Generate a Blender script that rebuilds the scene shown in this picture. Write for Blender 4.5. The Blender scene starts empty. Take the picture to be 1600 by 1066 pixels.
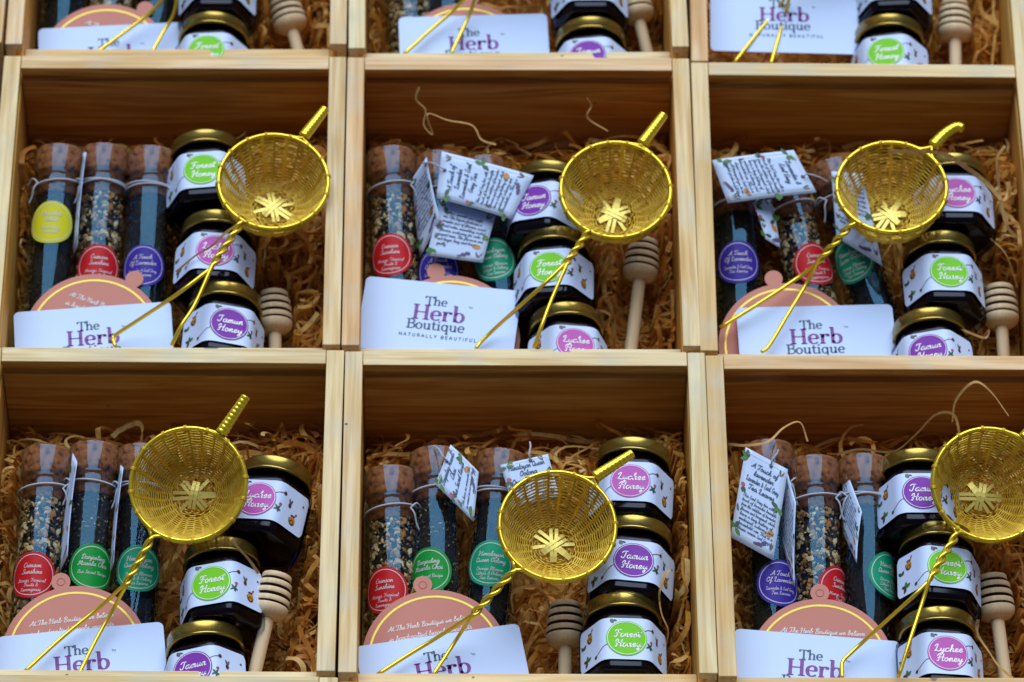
import bpy, bmesh, math, random
from mathutils import Vector as V, Matrix as M
random.seed(7)
S = bpy.context.scene
C = S.collection
R = math.radians

# ------------------------------------------------------------------ camera
FPX, ELEV, ROLL, DIST = 6952.67, 0.90757, 0.02003, 2.47896
fw = V((0, math.cos(ELEV), -math.sin(ELEV)))
up0 = V((0, math.sin(ELEV), math.cos(ELEV)))
rt0 = V((1, 0, 0))
CR = rt0 * math.cos(ROLL) + up0 * math.sin(ROLL)
CU = up0 * math.cos(ROLL) - rt0 * math.sin(ROLL)
CO = -DIST * fw
cam = bpy.data.cameras.new('camera')
co = bpy.data.objects.new('camera', cam)
C.objects.link(co)
mw = M.Identity(4)
for i in range(3):
    mw[i][0], mw[i][1], mw[i][2], mw[i][3] = CR[i], CU[i], -fw[i], CO[i]
co.matrix_world = mw
cam.sensor_width = 36
cam.lens = FPX / 1600 * 36
cam.clip_start, cam.clip_end = 0.05, 500
cam.dof.use_dof = True
cam.dof.focus_distance = 2.392
cam.dof.aperture_fstop = 10.5
S.camera = co

# ------------------------------------------------------------------ sky and sun (soft bright sky beyond the crates)
SUN_EL, SUN_ANGLE = R(58), R(60)
w = bpy.data.worlds.new('World')
S.world = w
w.use_nodes = True
nt = w.node_tree
bg = nt.nodes['Background']
sky = nt.nodes.new('ShaderNodeTexSky')
sky.sky_type = 'NISHITA'
sky.sun_disc = False
sky.sun_elevation = SUN_EL
sky.sun_rotation = 0.0
nt.links.new(sky.outputs[0], bg.inputs[0])
bg.inputs[1].default_value = 0.05
sl = bpy.data.lights.new('sun', 'SUN')
sl.energy = 4.2
sl.angle = SUN_ANGLE
sl.color = (0.78, 0.90, 1.0)
so = bpy.data.objects.new('sun', sl)
C.objects.link(so)
so.rotation_euler = (-(math.pi / 2 - SUN_EL), 0, 0)
so.location = (0, 2, 4)
S.view_settings.view_transform = 'Standard'
S.view_settings.look = 'None'
S.view_settings.exposure = -0.12
S.view_settings.gamma = 1
S.cycles.max_bounces = 8
S.cycles.transparent_max_bounces = 16
S.cycles.caustics_reflective = False
S.cycles.caustics_refractive = False

# ------------------------------------------------------------------ materials
def srgb(h):
    c = [int(h[i:i + 2], 16) / 255 for i in (0, 2, 4)]
    return tuple([x / 12.92 if x <= .04045 else ((x + .055) / 1.055) ** 2.4 for x in c] + [1])

def mat(name, col, rough=.5, metal=0, spec=.5):
    m = bpy.data.materials.new(name)
    m.use_nodes = True
    b = m.node_tree.nodes['Principled BSDF']
    b.inputs['Base Color'].default_value = (*col[:3], 1)
    b.inputs['Roughness'].default_value = rough
    b.inputs['Metallic'].default_value = metal
    b.inputs['Specular IOR Level'].default_value = spec
    return m

class NG:
    def __init__(s, m):
        s.t = m.node_tree; s.b = s.t.nodes['Principled BSDF']
    def n(s, typ, **kw):
        x = s.t.nodes.new(typ)
        for k, v in kw.items(): setattr(x, k, v)
        return x
    def l(s, a, b): s.t.links.new(a, b)
    def mixc(s, fac, a, b, mode='MIX'):
        x = s.n('ShaderNodeMix', data_type='RGBA', blend_type=mode)
        for sock, val in ((x.inputs[0], fac), (x.inputs[6], a), (x.inputs[7], b)):
            if hasattr(val, 'links') or hasattr(val, 'is_linked'): s.l(val, sock)
            elif isinstance(val, tuple): sock.default_value = (*val[:3], 1)
            else: sock.default_value = val
        return x.outputs[2]
    def ramp(s, fac, stops):
        x = s.n('ShaderNodeValToRGB')
        e = x.color_ramp.elements
        e[0].position, e[0].color = stops[0][0], (*stops[0][1][:3], 1)
        e[1].position, e[1].color = stops[1][0], (*stops[1][1][:3], 1)
        for p, c in stops[2:]:
            k = e.new(p); k.color = (*c[:3], 1)
        s.l(fac, x.inputs[0])
        return x.outputs[0]

def wood_mat(name, axis, stops):
    m = mat(name, (.6, .45, .28), .62, 0, .25)
    g = NG(m)
    tc = g.n('ShaderNodeTexCoord')
    oi = g.n('ShaderNodeObjectInfo')
    sc = [55, 55, 55]; sc[axis] = 3.2
    off = g.n('ShaderNodeVectorMath', operation='SCALE')
    off.inputs[0].default_value = (7.3, 3.1, 5.7)
    g.l(oi.outputs['Random'], off.inputs['Scale'])
    add = g.n('ShaderNodeVectorMath', operation='ADD')
    g.l(tc.outputs['Object'], add.inputs[0]); g.l(off.outputs[0], add.inputs[1])
    mp = g.n('ShaderNodeMapping')
    mp.inputs['Scale'].default_value = sc
    g.l(add.outputs[0], mp.inputs[0])
    wv = g.n('ShaderNodeTexNoise'); wv.inputs['Scale'].default_value = 1.6
    wv.inputs['Detail'].default_value = 3; wv.inputs['Distortion'].default_value = 1.2
    g.l(mp.outputs[0], wv.inputs['Vector'])
    sc2 = [420, 420, 420]; sc2[axis] = 14
    mp2 = g.n('ShaderNodeMapping'); mp2.inputs['Scale'].default_value = sc2
    g.l(add.outputs[0], mp2.inputs[0])
    fine = g.n('ShaderNodeTexNoise'); fine.inputs['Scale'].default_value = 1.0; fine.inputs['Detail'].default_value = 4
    g.l(mp2.outputs[0], fine.inputs['Vector'])
    base = g.ramp(wv.outputs[0], stops)
    # board to board tint: pale, pinkish, tan
    tint = g.ramp(oi.outputs['Random'], [(0, (1.0, 1.0, 1.0)), (1, (1.0, 1.0, 1.0)), (.22, (1, .88, .76)), (.42, (1.0, 1.0, .98)), (.62, (1.0, .80, .74)), (.82, (.97, .97, .95))])
    c = g.mixc(1.0, base, tint, 'MULTIPLY')
    fr = g.ramp(fine.outputs[0], [(.35, (.76, .69, .62)), (.58, (1, 1, 1))])
    c = g.mixc(.8, c, fr, 'MULTIPLY')
    # soft grey weathering blotches and a few dark pin marks
    bl = g.n('ShaderNodeTexNoise'); bl.inputs['Scale'].default_value = 38; bl.inputs['Detail'].default_value = 5
    g.l(add.outputs[0], bl.inputs['Vector'])
    bf = g.ramp(bl.outputs[0], [(.5, (0, 0, 0)), (.72, (.55, .55, .55))])
    c = g.mixc(bf, c, (.56, .50, .38)) if stops is EDGE else c
    vo = g.n('ShaderNodeTexVoronoi'); vo.inputs['Scale'].default_value = 95
    g.l(add.outputs[0], vo.inputs['Vector'])
    vf = g.ramp(vo.outputs['Distance'], [(.06, (.9, .9, .9)), (.11, (0, 0, 0))])
    sel = g.n('ShaderNodeSeparateColor'); g.l(vo.outputs['Color'], sel.inputs[0])
    cut = g.n('ShaderNodeMath', operation='GREATER_THAN'); cut.inputs[1].default_value = .9
    g.l(sel.outputs[0], cut.inputs[0])
    vm = g.n('ShaderNodeMath', operation='MULTIPLY'); g.l(vf, vm.inputs[0]); g.l(cut.outputs[0], vm.inputs[1])
    c = g.mixc(vm.outputs[0], c, (.09, .06, .035))
    g.l(c, g.b.inputs['Base Color'])
    bp = g.n('ShaderNodeBump'); bp.inputs['Strength'].default_value = .25; bp.inputs['Distance'].default_value = .0006
    g.l(fine.outputs[0], bp.inputs['Height']); g.l(bp.outputs[0], g.b.inputs['Normal'])
    return m

def island_mat(name, stops, rough=.6, spec=.3, transl=None, stretch=None):
    m = mat(name, (.5, .4, .3), rough, 0, spec)
    g = NG(m)
    ge = g.n('ShaderNodeNewGeometry')
    c = g.ramp(ge.outputs['Random Per Island'], stops)
    tc = g.n('ShaderNodeTexCoord')
    no = g.n('ShaderNodeTexNoise'); no.inputs['Scale'].default_value = 240; no.inputs['Detail'].default_value = 3
    g.l(tc.outputs['Object'], no.inputs['Vector'])
    v = g.ramp(no.outputs[0], [(.3, (.72, .7, .66)), (.65, (1.08, 1.08, 1.08))])
    c = g.mixc(1.0, c, v, 'MULTIPLY')
    g.l(c, g.b.inputs['Base Color'])
    if transl:
        tr = g.n('ShaderNodeBsdfTranslucent'); g.l(c, tr.inputs[0])
        mx = g.n('ShaderNodeMixShader'); mx.inputs[0].default_value = transl
        out = g.t.nodes['Material Output']
        g.l(g.b.outputs[0], mx.inputs[1]); g.l(tr.outputs[0], mx.inputs[2]); g.l(mx.outputs[0], out.inputs[0])
    return m

def glass_mat(name, tint, gain):
    """thin clear wall: straight transmission plus a Fresnel mirror on the outside"""
    m = bpy.data.materials.new(name); m.use_nodes = True
    t = m.node_tree; t.nodes.clear()
    out = t.nodes.new('ShaderNodeOutputMaterial'); mx = t.nodes.new('ShaderNodeMixShader')
    tr = t.nodes.new('ShaderNodeBsdfTransparent'); tr.inputs[0].default_value = (*tint, 1)
    gl = t.nodes.new('ShaderNodeBsdfGlossy'); gl.inputs['Roughness'].default_value = .015
    gl.inputs['Color'].default_value = (.24, .62, 1, 1)  # sky blue of the reflected strip is put into the mirror colour
    fr = t.nodes.new('ShaderNodeFresnel'); fr.inputs[0].default_value = 1.5
    ge = t.nodes.new('ShaderNodeNewGeometry')
    inv = t.nodes.new('ShaderNodeMath'); inv.operation = 'SUBTRACT'; inv.inputs[0].default_value = 1
    t.links.new(ge.outputs['Backfacing'], inv.inputs[1])
    mu = t.nodes.new('ShaderNodeMath'); mu.operation = 'MULTIPLY'; mu.inputs[1].default_value = gain; mu.use_clamp = True
    t.links.new(fr.outputs[0], mu.inputs[0])
    m2 = t.nodes.new('ShaderNodeMath'); m2.operation = 'MULTIPLY'
    t.links.new(mu.outputs[0], m2.inputs[0]); t.links.new(inv.outputs[0], m2.inputs[1])
    t.links.new(m2.outputs[0], mx.inputs[0]); t.links.new(tr.outputs[0], mx.inputs[1])
    t.links.new(gl.outputs[0], mx.inputs[2]); t.links.new(mx.outputs[0], out.inputs[0])
    return m

MT = {}
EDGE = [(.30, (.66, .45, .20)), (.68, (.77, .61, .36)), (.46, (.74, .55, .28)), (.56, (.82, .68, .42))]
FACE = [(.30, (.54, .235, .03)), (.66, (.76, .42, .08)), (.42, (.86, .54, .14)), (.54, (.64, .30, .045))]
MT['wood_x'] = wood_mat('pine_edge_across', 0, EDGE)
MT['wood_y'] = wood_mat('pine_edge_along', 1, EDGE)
MT['face_x'] = wood_mat('pine_inner_face_across', 0, FACE)
MT['face_y'] = wood_mat('pine_inner_face_along', 1, FACE)
MT['straw'] = island_mat('wood_wool', [(0, (.50, .175, .022)), (1, (.95, .65, .23)), (.35, (.76, .33, .05)), (.7, (.90, .50, .12))], .5, .35, .32)
MT['strand'] = island_mat('wood_wool_strand', [(0, (.56, .29, .08)), (1, (.72, .44, .17))], .5, .35, .2)
MT['paper'] = mat('pale_blue_white_card', (.52, .64, .93), .45, 0, .3)
MT['label_paper'] = mat('pale_blue_white_label', (.58, .68, .94), .4, 0, .3)
MT['tag_paper'] = mat('pale_blue_white_tag', (.55, .66, .92), .55, 0, .3)
MT['pink'] = mat('dusty_pink_card', (.58, .215, .165), .45, 0, .25)
MT['pink_edge'] = mat('dusty_pink_emboss', (.54, .19, .145), .45, 0, .25)
MT['gold_print'] = mat('gold_print', (.62, .45, .05), .3, .35, .5)
MT['white_ink'] = mat('white_ink', (.85, .84, .86), .45)
MT['soft_ink'] = mat('soft_white_ink', (.62, .56, .60), .45)
MT['teal_ink'] = mat('dark_teal_ink', (.012, .055, .12), .5)
MT['purple_ink'] = mat('purple_ink', (.15, .004, .23), .5)
MT['navy_ink'] = mat('navy_ink', (.02, .03, .09), .5)
MT['brown_ink'] = mat('brown_ink', (.08, .025, .02), .5)
MT['green_ink'] = mat('leaf_green_ink', (.04, .16, .02), .5)
MT['dkgreen_ink'] = mat('dark_green_ink', (.02, .07, .03), .5)
MT['amber_ink'] = mat('amber_ink', (.5, .22, .02), .5)
MT['pinkflower_ink'] = mat('pink_flower_ink', (.35, .06, .10), .5)
MT['lilac_ink'] = mat('lilac_ink', (.09, .07, .2), .5)
MT['grey_ink'] = mat('grey_brown_ink', (.10, .09, .08), .5)
MT['tagline_ink'] = mat('pale_gold_ink', (.62, .60, .45), .5)
BADGE = {'Forest': mat('lime_badge', (.18, .56, .012), .45, 0, .15), 'Jamun': mat('violet_badge', (.20, .032, .36), .45, 0, .15),
         'Lychee': mat('orchid_badge', (.50, .10, .42), .45, 0, .15)}
ST = {'crimson': mat('red_sticker', (.50, .010, .016), .45, 0, .15), 'darjeeling': mat('green_sticker', (.004, .27, .035), .45, 0, .15),
      'himalayan': mat('sea_green_sticker', (.004, .30, .15), .45, 0, .15), 'lavender': mat('indigo_sticker', (.042, .025, .30), .45, 0, .15),
      'relish': mat('lemon_sticker', (.60, .56, .015), .45, 0, .15)}
MT['tube_glass'] = glass_mat('tube_glass', (.93, .95, .96), 1.05)
MT['jar_glass'] = glass_mat('jar_glass', (.72, .74, .82), 2.0)
MT['honey'] = mat('dark_honey', (.010, .0035, .004), .12, 0, .5)
MT['lid'] = mat('satin_gold_lid', (.36, .245, .05), .22, .88, .5)
MT['string'] = mat('white_cotton_string', (.42, .43, .50), .8)
MT['leafcore'] = mat('packed_tea', (.018, .013, .010), .9, 0, .1)
MT['wire'] = mat('brass_wire', (.86, .59, .04), .24, .68, .5)
MT['dipper'] = mat('pale_beech', (.60, .44, .31), .6, 0, .25)
MT['groove_brown'] = mat('dark_brown_groove', (.17, .095, .05), .8, 0, .1)  # darker brown for the dipper grooves
MT['table'] = mat('dark_table_top', (.03, .022, .016), .8)

def brass_weave():
    m = mat('brass_weave', (.5, .35, .03), .36, .28, .5)
    g = NG(m)
    tc = g.n('ShaderNodeTexCoord')
    no = g.n('ShaderNodeTexNoise'); no.inputs['Scale'].default_value = 180; no.inputs['Detail'].default_value = 3
    g.l(tc.outputs['Object'], no.inputs['Vector'])
    c = g.ramp(no.outputs[0], [(.3, (.74, .42, .018)), (.7, (.98, .68, .07))])
    g.l(c, g.b.inputs['Base Color'])
    return m
MT['weave'] = brass_weave()
MT['strip'] = mat('pale_brass_strip', (.88, .68, .15), .36, .35, .5)

def cork():
    m = mat('cork', (.30, .13, .06), .8, 0, .2)
    g = NG(m)
    tc = g.n('ShaderNodeTexCoord')
    no = g.n('ShaderNodeTexNoise'); no.inputs['Scale'].default_value = 330; no.inputs['Detail'].default_value = 5
    g.l(tc.outputs['Object'], no.inputs['Vector'])
    c = g.ramp(no.outputs[0], [(.30, (.035, .010, .003)), (.72, (.34, .13, .042)), (.45, (.21, .066, .018))])
    g.l(c, g.b.inputs['Base Color'])
    return m
MT['cork'] = cork()

def beech():
    m = MT['dipper']; g = NG(m)
    tc = g.n('ShaderNodeTexCoord')
    mp = g.n('ShaderNodeMapping'); mp.inputs['Scale'].default_value = (500, 22, 500)
    g.l(tc.outputs['Object'], mp.inputs[0])
    no = g.n('ShaderNodeTexNoise'); no.inputs['Scale'].default_value = 1; no.inputs['Detail'].default_value = 4
    g.l(mp.outputs[0], no.inputs['Vector'])
    c = g.ramp(no.outputs[0], [(.3, (.70, .49, .29)), (.7, (.84, .65, .43))])
    g.l(c, g.b.inputs['Base Color'])
beech()
LEAF = {
    'crimson': island_mat('herb_tea_pieces', [(0, (.05, .03, .015)), (1, (.62, .50, .30)), (.22, (.16, .09, .035)), (.42, (.34, .20, .07)), (.55, (.42, .15, .02)), (.62, (.40, .28, .12)), (.8, (.55, .40, .2))], .7, .2),
    'darjeeling': island_mat('spiced_tea_pieces', [(0, (.012, .009, .006)), (1, (.55, .47, .32)), (.55, (.035, .024, .014)), (.72, (.10, .075, .03)), (.85, (.26, .20, .10))], .75, .2),
    'dark': island_mat('black_tea_leaves', [(0, (.010, .008, .007)), (1, (.22, .18, .13)), (.8, (.024, .018, .013)), (.93, (.07, .05, .035))], .95, .05)}
TEA = {'crimson': 'crimson', 'darjeeling': 'darjeeling', 'himalayan': 'dark', 'lavender': 'dark', 'relish': 'dark'}

# ------------------------------------------------------------------ mesh helpers
class MB:
    def __init__(s): s.v = []; s.f = []; s.mi = []
    def add(s, vs, fs, mi=0):
        n = len(s.v)
        s.v += [tuple(x) for x in vs]
        s.f += [tuple(i + n for i in f) for f in fs]
        s.mi += [mi] * len(fs)
        return s
    def mesh(s, name, mats, smooth=False):
        me = bpy.data.meshes.new(name)
        me.from_pydata(s.v, [], s.f)
        for m in (mats if isinstance(mats, (list, tuple)) else [mats]): me.materials.append(m)
        if len(me.materials) > 1: me.polygons.foreach_set('material_index', s.mi)
        if smooth: me.polygons.foreach_set('use_smooth', [True] * len(me.polygons))
        me.update()
        return me

def link(name, me, parent=None, mtx=None, **props):
    o = bpy.data.objects.new(name, me)
    C.objects.link(o)
    if parent: o.parent = parent
    if mtx is not None: o.matrix_local = mtx
    for k, v in props.items(): o[k] = v
    return o

def thing(name, label, cat, mtx, group=None):
    o = bpy.data.objects.new(name, None)
    C.objects.link(o)
    o.empty_display_size = .01
    o.matrix_world = mtx
    o['label'] = label; o['category'] = cat
    if group: o['group'] = group
    return o

def frames(pts, closed=False):
    n = len(pts); out = []
    nrm = None
    for i in range(n):
        a = pts[(i - 1) % n] if (closed or i > 0) else pts[i]
        b = pts[(i + 1) % n] if (closed or i < n - 1) else pts[i]
        t = (b - a)
        t = t.normalized() if t.length > 1e-12 else V((0, 1, 0))
        if nrm is None:
            nrm = V((0, 0, 1)) if abs(t.z) < .9 else V((1, 0, 0))
        nrm = (nrm - t * nrm.dot(t))
        nrm = nrm.normalized() if nrm.length > 1e-9 else t.orthogonal().normalized()
        out.append((t, nrm, t.cross(nrm)))
    return out

def tube(mb, pts, r, seg=6, closed=False, cap=True, mi=0):
    """swept round wire; r is a number or a list"""
    pts = [V(p) for p in pts]
    fr = frames(pts, closed)
    n = len(pts); vs = []
    for i, p in enumerate(pts):
        rr = r[i] if isinstance(r, (list, tuple)) else r
        t, a, b = fr[i]
        for k in range(seg):
            th = 2 * math.pi * k / seg
            vs.append(p + a * (rr * math.cos(th)) + b * (rr * math.sin(th)))
    fs = []
    for i in range(n if closed else n - 1):
        j = (i + 1) % n
        for k in range(seg):
            l = (k + 1) % seg
            fs.append((i * seg + k, i * seg + l, j * seg + l, j * seg + k))
    if cap and not closed:
        fs.append(tuple(range(seg - 1, -1, -1)))
        fs.append(tuple((n - 1) * seg + k for k in range(seg)))
    mb.add(vs, fs, mi)

def lathe(mb, prof, seg=24, axis='y', mi=0, dark=None):
    """prof: list of (radius, height along axis)"""
    vs = []; fs = []
    for r, h in prof:
        for k in range(seg):
            th = 2 * math.pi * k / seg
            vs.append((r * math.cos(th), h, r * math.sin(th)) if axis == 'y' else (r * math.cos(th), r * math.sin(th), h))
    for i in range(len(prof) - 1):
        for k in range(seg):
            l = (k + 1) % seg
            q = (i * seg + k, i * seg + l, (i + 1) * seg + l, (i + 1) * seg + k)
            fs.append(q[::-1] if axis == 'y' else q)
    n0 = len(mb.mi)
    mb.add(vs, fs, mi)
    if dark:      # grooves take the darker second material
        for i in range(len(prof) - 1):
            if dark(prof[i], prof[i + 1]):
                for k in range(seg): mb.mi[n0 + i * seg + k] = 1

def catmull(p, sub, closed=False):
    if len(p) < 3 or sub < 2: return [V(x) for x in p]
    p = [V(x) for x in p]
    out = []
    n = len(p)
    for i in range(n if closed else n - 1):
        a = p[i - 1] if (i > 0 or closed) else p[0] * 2 - p[1]
        b = p[i]; c = p[(i + 1) % n]
        d = p[(i + 2) % n] if (i + 2 < n or closed) else p[-1] * 2 - p[-2]
        for k in range(sub):
            t = k / sub
            out.append(.5 * ((2 * b) + (c - a) * t + (2 * a - 5 * b + 4 * c - d) * t * t + (3 * b - a - 3 * c + d) * t ** 3))
    if not closed: out.append(p[-1])
    return out

# ------------------------------------------------------------------ lettering: single-stroke script, didone-like serif, small sans
def parse(s):
    return [[tuple(float(c) for c in q.split(',')) for q in st.split()] for st in s.split('|')]
SCRIPT = {k: (a, parse(s)) for k, a, s in [
 ('a',5,'4,3.5 2.8,4 1.2,3.5 .4,1.9 1.1,.3 2.3,.2 3.5,1.7 4,3.8 3.8,1 4.4,.1 5.3,.8'),
 ('b',4.6,'.2,.8 1.7,4.2 2.4,7.2 1.8,8 1.2,6.4 1,1.4 1.8,.1 3.2,.7 3.6,2.6 2.8,3.5 4.6,3.1'),
 ('c',4,'3.6,3.4 2.6,4 1.1,3.4 .4,1.8 1.1,.3 2.4,.1 4,1'),
 ('d',5,'4,3.5 2.6,4 1.1,3.4 .4,1.8 1.1,.2 2.4,.3 3.6,1.9|4.6,8 4,4 3.9,1 4.5,.1 5.3,.8'),
 ('e',3.9,'.2,1 2.2,2 3.1,3.2 2.2,4 1,3.2 .6,1.6 1.4,.2 2.6,.2 4,1.2'),
 ('f',3.3,'.2,.8 2,4.2 3.1,7.2 2.6,8 2,6.4 1.8,1 1.6,-2.5 1,-3.6 .8,-2 2.4,.4 3.4,1'),
 ('g',4.8,'4,3.5 2.6,4 1,3.4 .4,1.8 1.1,.3 2.4,.3 3.6,1.8 4,3.8 3.8,-1 3,-3.4 1.6,-3.2 2,-1.6 5,.9'),
 ('h',4.8,'.2,.8 2,5 2.6,7.4 2,8 1.5,6.4 1.2,0|1.3,1.6 2.4,3.7 3.4,3.8 3.6,2.6 3.4,.8 4,.1 5,.8'),
 ('i',2.4,'.2,.8 1.2,3.8 1.1,1 1.6,.1 2.5,.8|1.6,5.5 1.7,6'),
 ('j',2.4,'.4,.8 1.6,3.8 1.4,-1.5 .8,-3.4 -.4,-3 .4,-1.4 2.6,.8|1.8,5.5 1.9,6'),
 ('k',4.4,'.2,.8 2,5 2.6,7.4 2,8 1.5,6.4 1.2,0|1.3,1.6 3,3.8 3.6,3 1.6,2 3.2,.2 4.6,.8'),
 ('l',2.7,'.2,.8 1.8,4.6 2.4,7.2 1.8,8 1.2,6 1.1,1 1.7,.1 2.8,.9'),
 ('m',5.9,'0,.8 .9,3.6 1.2,3.6 1,0|1.1,1.6 2.2,3.8 2.9,3.4 2.7,0|2.8,1.6 3.9,3.8 4.7,3.5 4.5,1 5,.1 6,.8'),
 ('n',4.4,'0,.8 .9,3.6 1.2,3.6 1,0|1.1,1.6 2.3,3.8 3.2,3.5 3,1 3.6,.1 4.5,.8'),
 ('o',4.2,'2.6,3.9 1.1,3.6 .4,1.9 1.2,.2 2.6,.3 3.4,2 2.7,3.8 3,3 4.4,3'),
 ('p',4.4,'.2,.8 1.4,3.8 1.1,-3.8|1.2,1.8 2.4,3.8 3.7,3.2 3.6,1.2 2.4,.2 1.3,.8|2.4,.2 4.4,.9'),
 ('q',4.8,'4,3.5 2.6,4 1,3.4 .4,1.8 1.1,.3 2.4,.3 3.6,1.8 4,3.8 3.7,-3.6 4.2,-3 5,.8'),
 ('r',3.6,'.2,.8 .9,3.7 1.2,4.5 1.5,3.6 2.6,3.8 2.6,2.8 2.3,1 2.8,.1 3.8,.8'),
 ('s',3.7,'.2,.8 1.6,3.6 2.2,4.7 2.4,3.3 3.1,1.6 2.5,.2 1.3,0 .6,.8|2.6,.1 3.9,.9'),
 ('t',2.9,'.2,.8 1.8,5 2.1,7.4 1.7,4 1.6,1 2.2,.1 3.1,.9|.2,5 3.5,5.3'),
 ('u',4.8,'.2,.8 1,3.8 .9,1.2 1.6,.1 2.8,1 3.6,3.8 3.5,1 4,.1 5,.8'),
 ('v',4.1,'.2,2.6 1,3.8 1.4,.2 3,2.6 3.2,3.8 4.2,3.2'),
 ('w',5.5,'.2,.8 .8,3.8 .9,.6 2,.4 2.8,3.6 2.9,.6 4,.5 4.7,3.6 5.6,3.2'),
 ('x',4,'.4,3.6 1.4,3.6 2.6,.3 3.8,.5|3.6,3.9 .4,.1'),
 ('y',4.7,'.2,.8 1,3.8 1,1.4 1.8,.3 3,1.4 3.8,3.8 3.4,-1.4 2.5,-3.5 1.4,-3 2,-1.5 4.8,.9'),
 ('z',4,'.4,3.2 1.4,3.9 3.4,3.8 .6,.2 2,.5 3.8,.3'),
 ('A',6.3,'-.4,1.2 .2,.1 1.6,1 3.4,4.4 5,8 4.9,2 5.4,.2 6.4,.8|1.4,3 5.6,3.2'),
 ('B',5.8,'2.2,8 1.7,3 1.3,0|.2,6 1.8,7.9 4.4,7.8 4.9,5.8 2.4,4.4 4.9,3.4 4.9,1 2.8,-.1 .8,.6'),
 ('C',5,'5,6.8 3.8,8 1.6,6.4 .8,2.8 2.2,.1 4.6,1'),
 ('D',6.2,'2.2,8 1.4,.2|.2,6 2,7.9 4.8,7 5.4,3.2 3.8,.4 .6,.3'),
 ('E',5,'4.8,7.2 3.2,8 1.8,6.4 3.2,4.4 1.2,3.2 1,1 2.8,0 4.9,1'),
 ('F',5.4,'0,6.2 1.2,7.8 6,7.9|3.2,7.8 2.6,2 1.4,0 0,.9|1.4,4.1 4.6,4.3'),
 ('G',5.6,'5,6.8 3.8,8 1.6,6.4 .8,2.8 2.2,.1 4.4,1 5,3.4 3.2,3.2'),
 ('H',6.6,'-.6,5.6 .4,7.6 1.8,7.8 1.6,3 1,.1 -.2,.6|5.6,8 4.9,3 5,.4 6.2,.6|.2,3.4 3,4.4 6.2,4.4'),
 ('I',4,'.6,6.4 2,8 3.8,7.8|2.6,8 2,.2 .2,.8'),
 ('J',5.2,'.2,6.2 1.4,7.8 5.2,7.9|3.8,7.8 3.3,2.4 2.4,.2 .6,.4 .2,1.8'),
 ('L',5.2,'.2,5.6 1,7.4 2.6,8 2.6,6.4 1.6,2 .4,.3 1.8,.8 4.4,.1 5.4,1'),
 ('M',7.6,'-.2,1 .6,.2 1.4,4 2,8 3,2 3.4,1.6 5.8,8 5.9,1.4 6.5,.1 7.4,.8'),
 ('N',6,'.2,.2 1.4,8 4,.4 5.4,8'),
 ('O',5.6,'3,8 1,6 .6,2.6 2.4,.1 4.6,2 4.8,6 3,8 2.6,6.8 5,6.8'),
 ('P',5.2,'2.2,8 1.5,0|.2,6 2,7.9 4.8,7.2 4.6,4.6 2,4'),
 ('Q',5.8,'3,8 1,6 .6,2.6 2.4,.1 4.6,2 4.8,6 3,8 2.6,6.8|2.6,1.6 4,.2 5.8,-.4'),
 ('R',5.8,'2.2,8 1.5,0|.2,6 2,7.9 4.8,7.2 4.6,4.6 2.2,4 4.6,.2 5.6,.8'),
 ('S',4.8,'4.6,6.8 3.2,8 1.8,6.4 3.6,3.6 3.4,.8 1.4,.1 .2,1.6'),
 ('T',5.2,'-.2,6.2 1.2,7.8 3,7.5 6,8|3.4,7.6 2.8,1.6 1.6,.1 .6,1'),
 ('W',6.8,'.2,6.6 1.2,8 2,.2 3.8,6 4.4,.2 6.6,8'),
 ('&',5.2,'4.8,1.6 2,6 2.6,7.6 3.6,6.4 1,2.4 1.6,.2 3.4,.6 4.9,3'),
 ('.',1.6,'.6,0 .7,.5'), (',',1.6,'.8,.5 .5,-1'), ("'",1.4,'1,8 .7,6.6'), ('/',3,'.2,0 2.8,8'), ('2',4.6,'.4,6.4 2,8 3.8,6.4 .6,.2 4.2,.2'), ('4',4.8,'3.4,0 3.4,8 .4,2.6 4.6,2.6')]}
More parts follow.
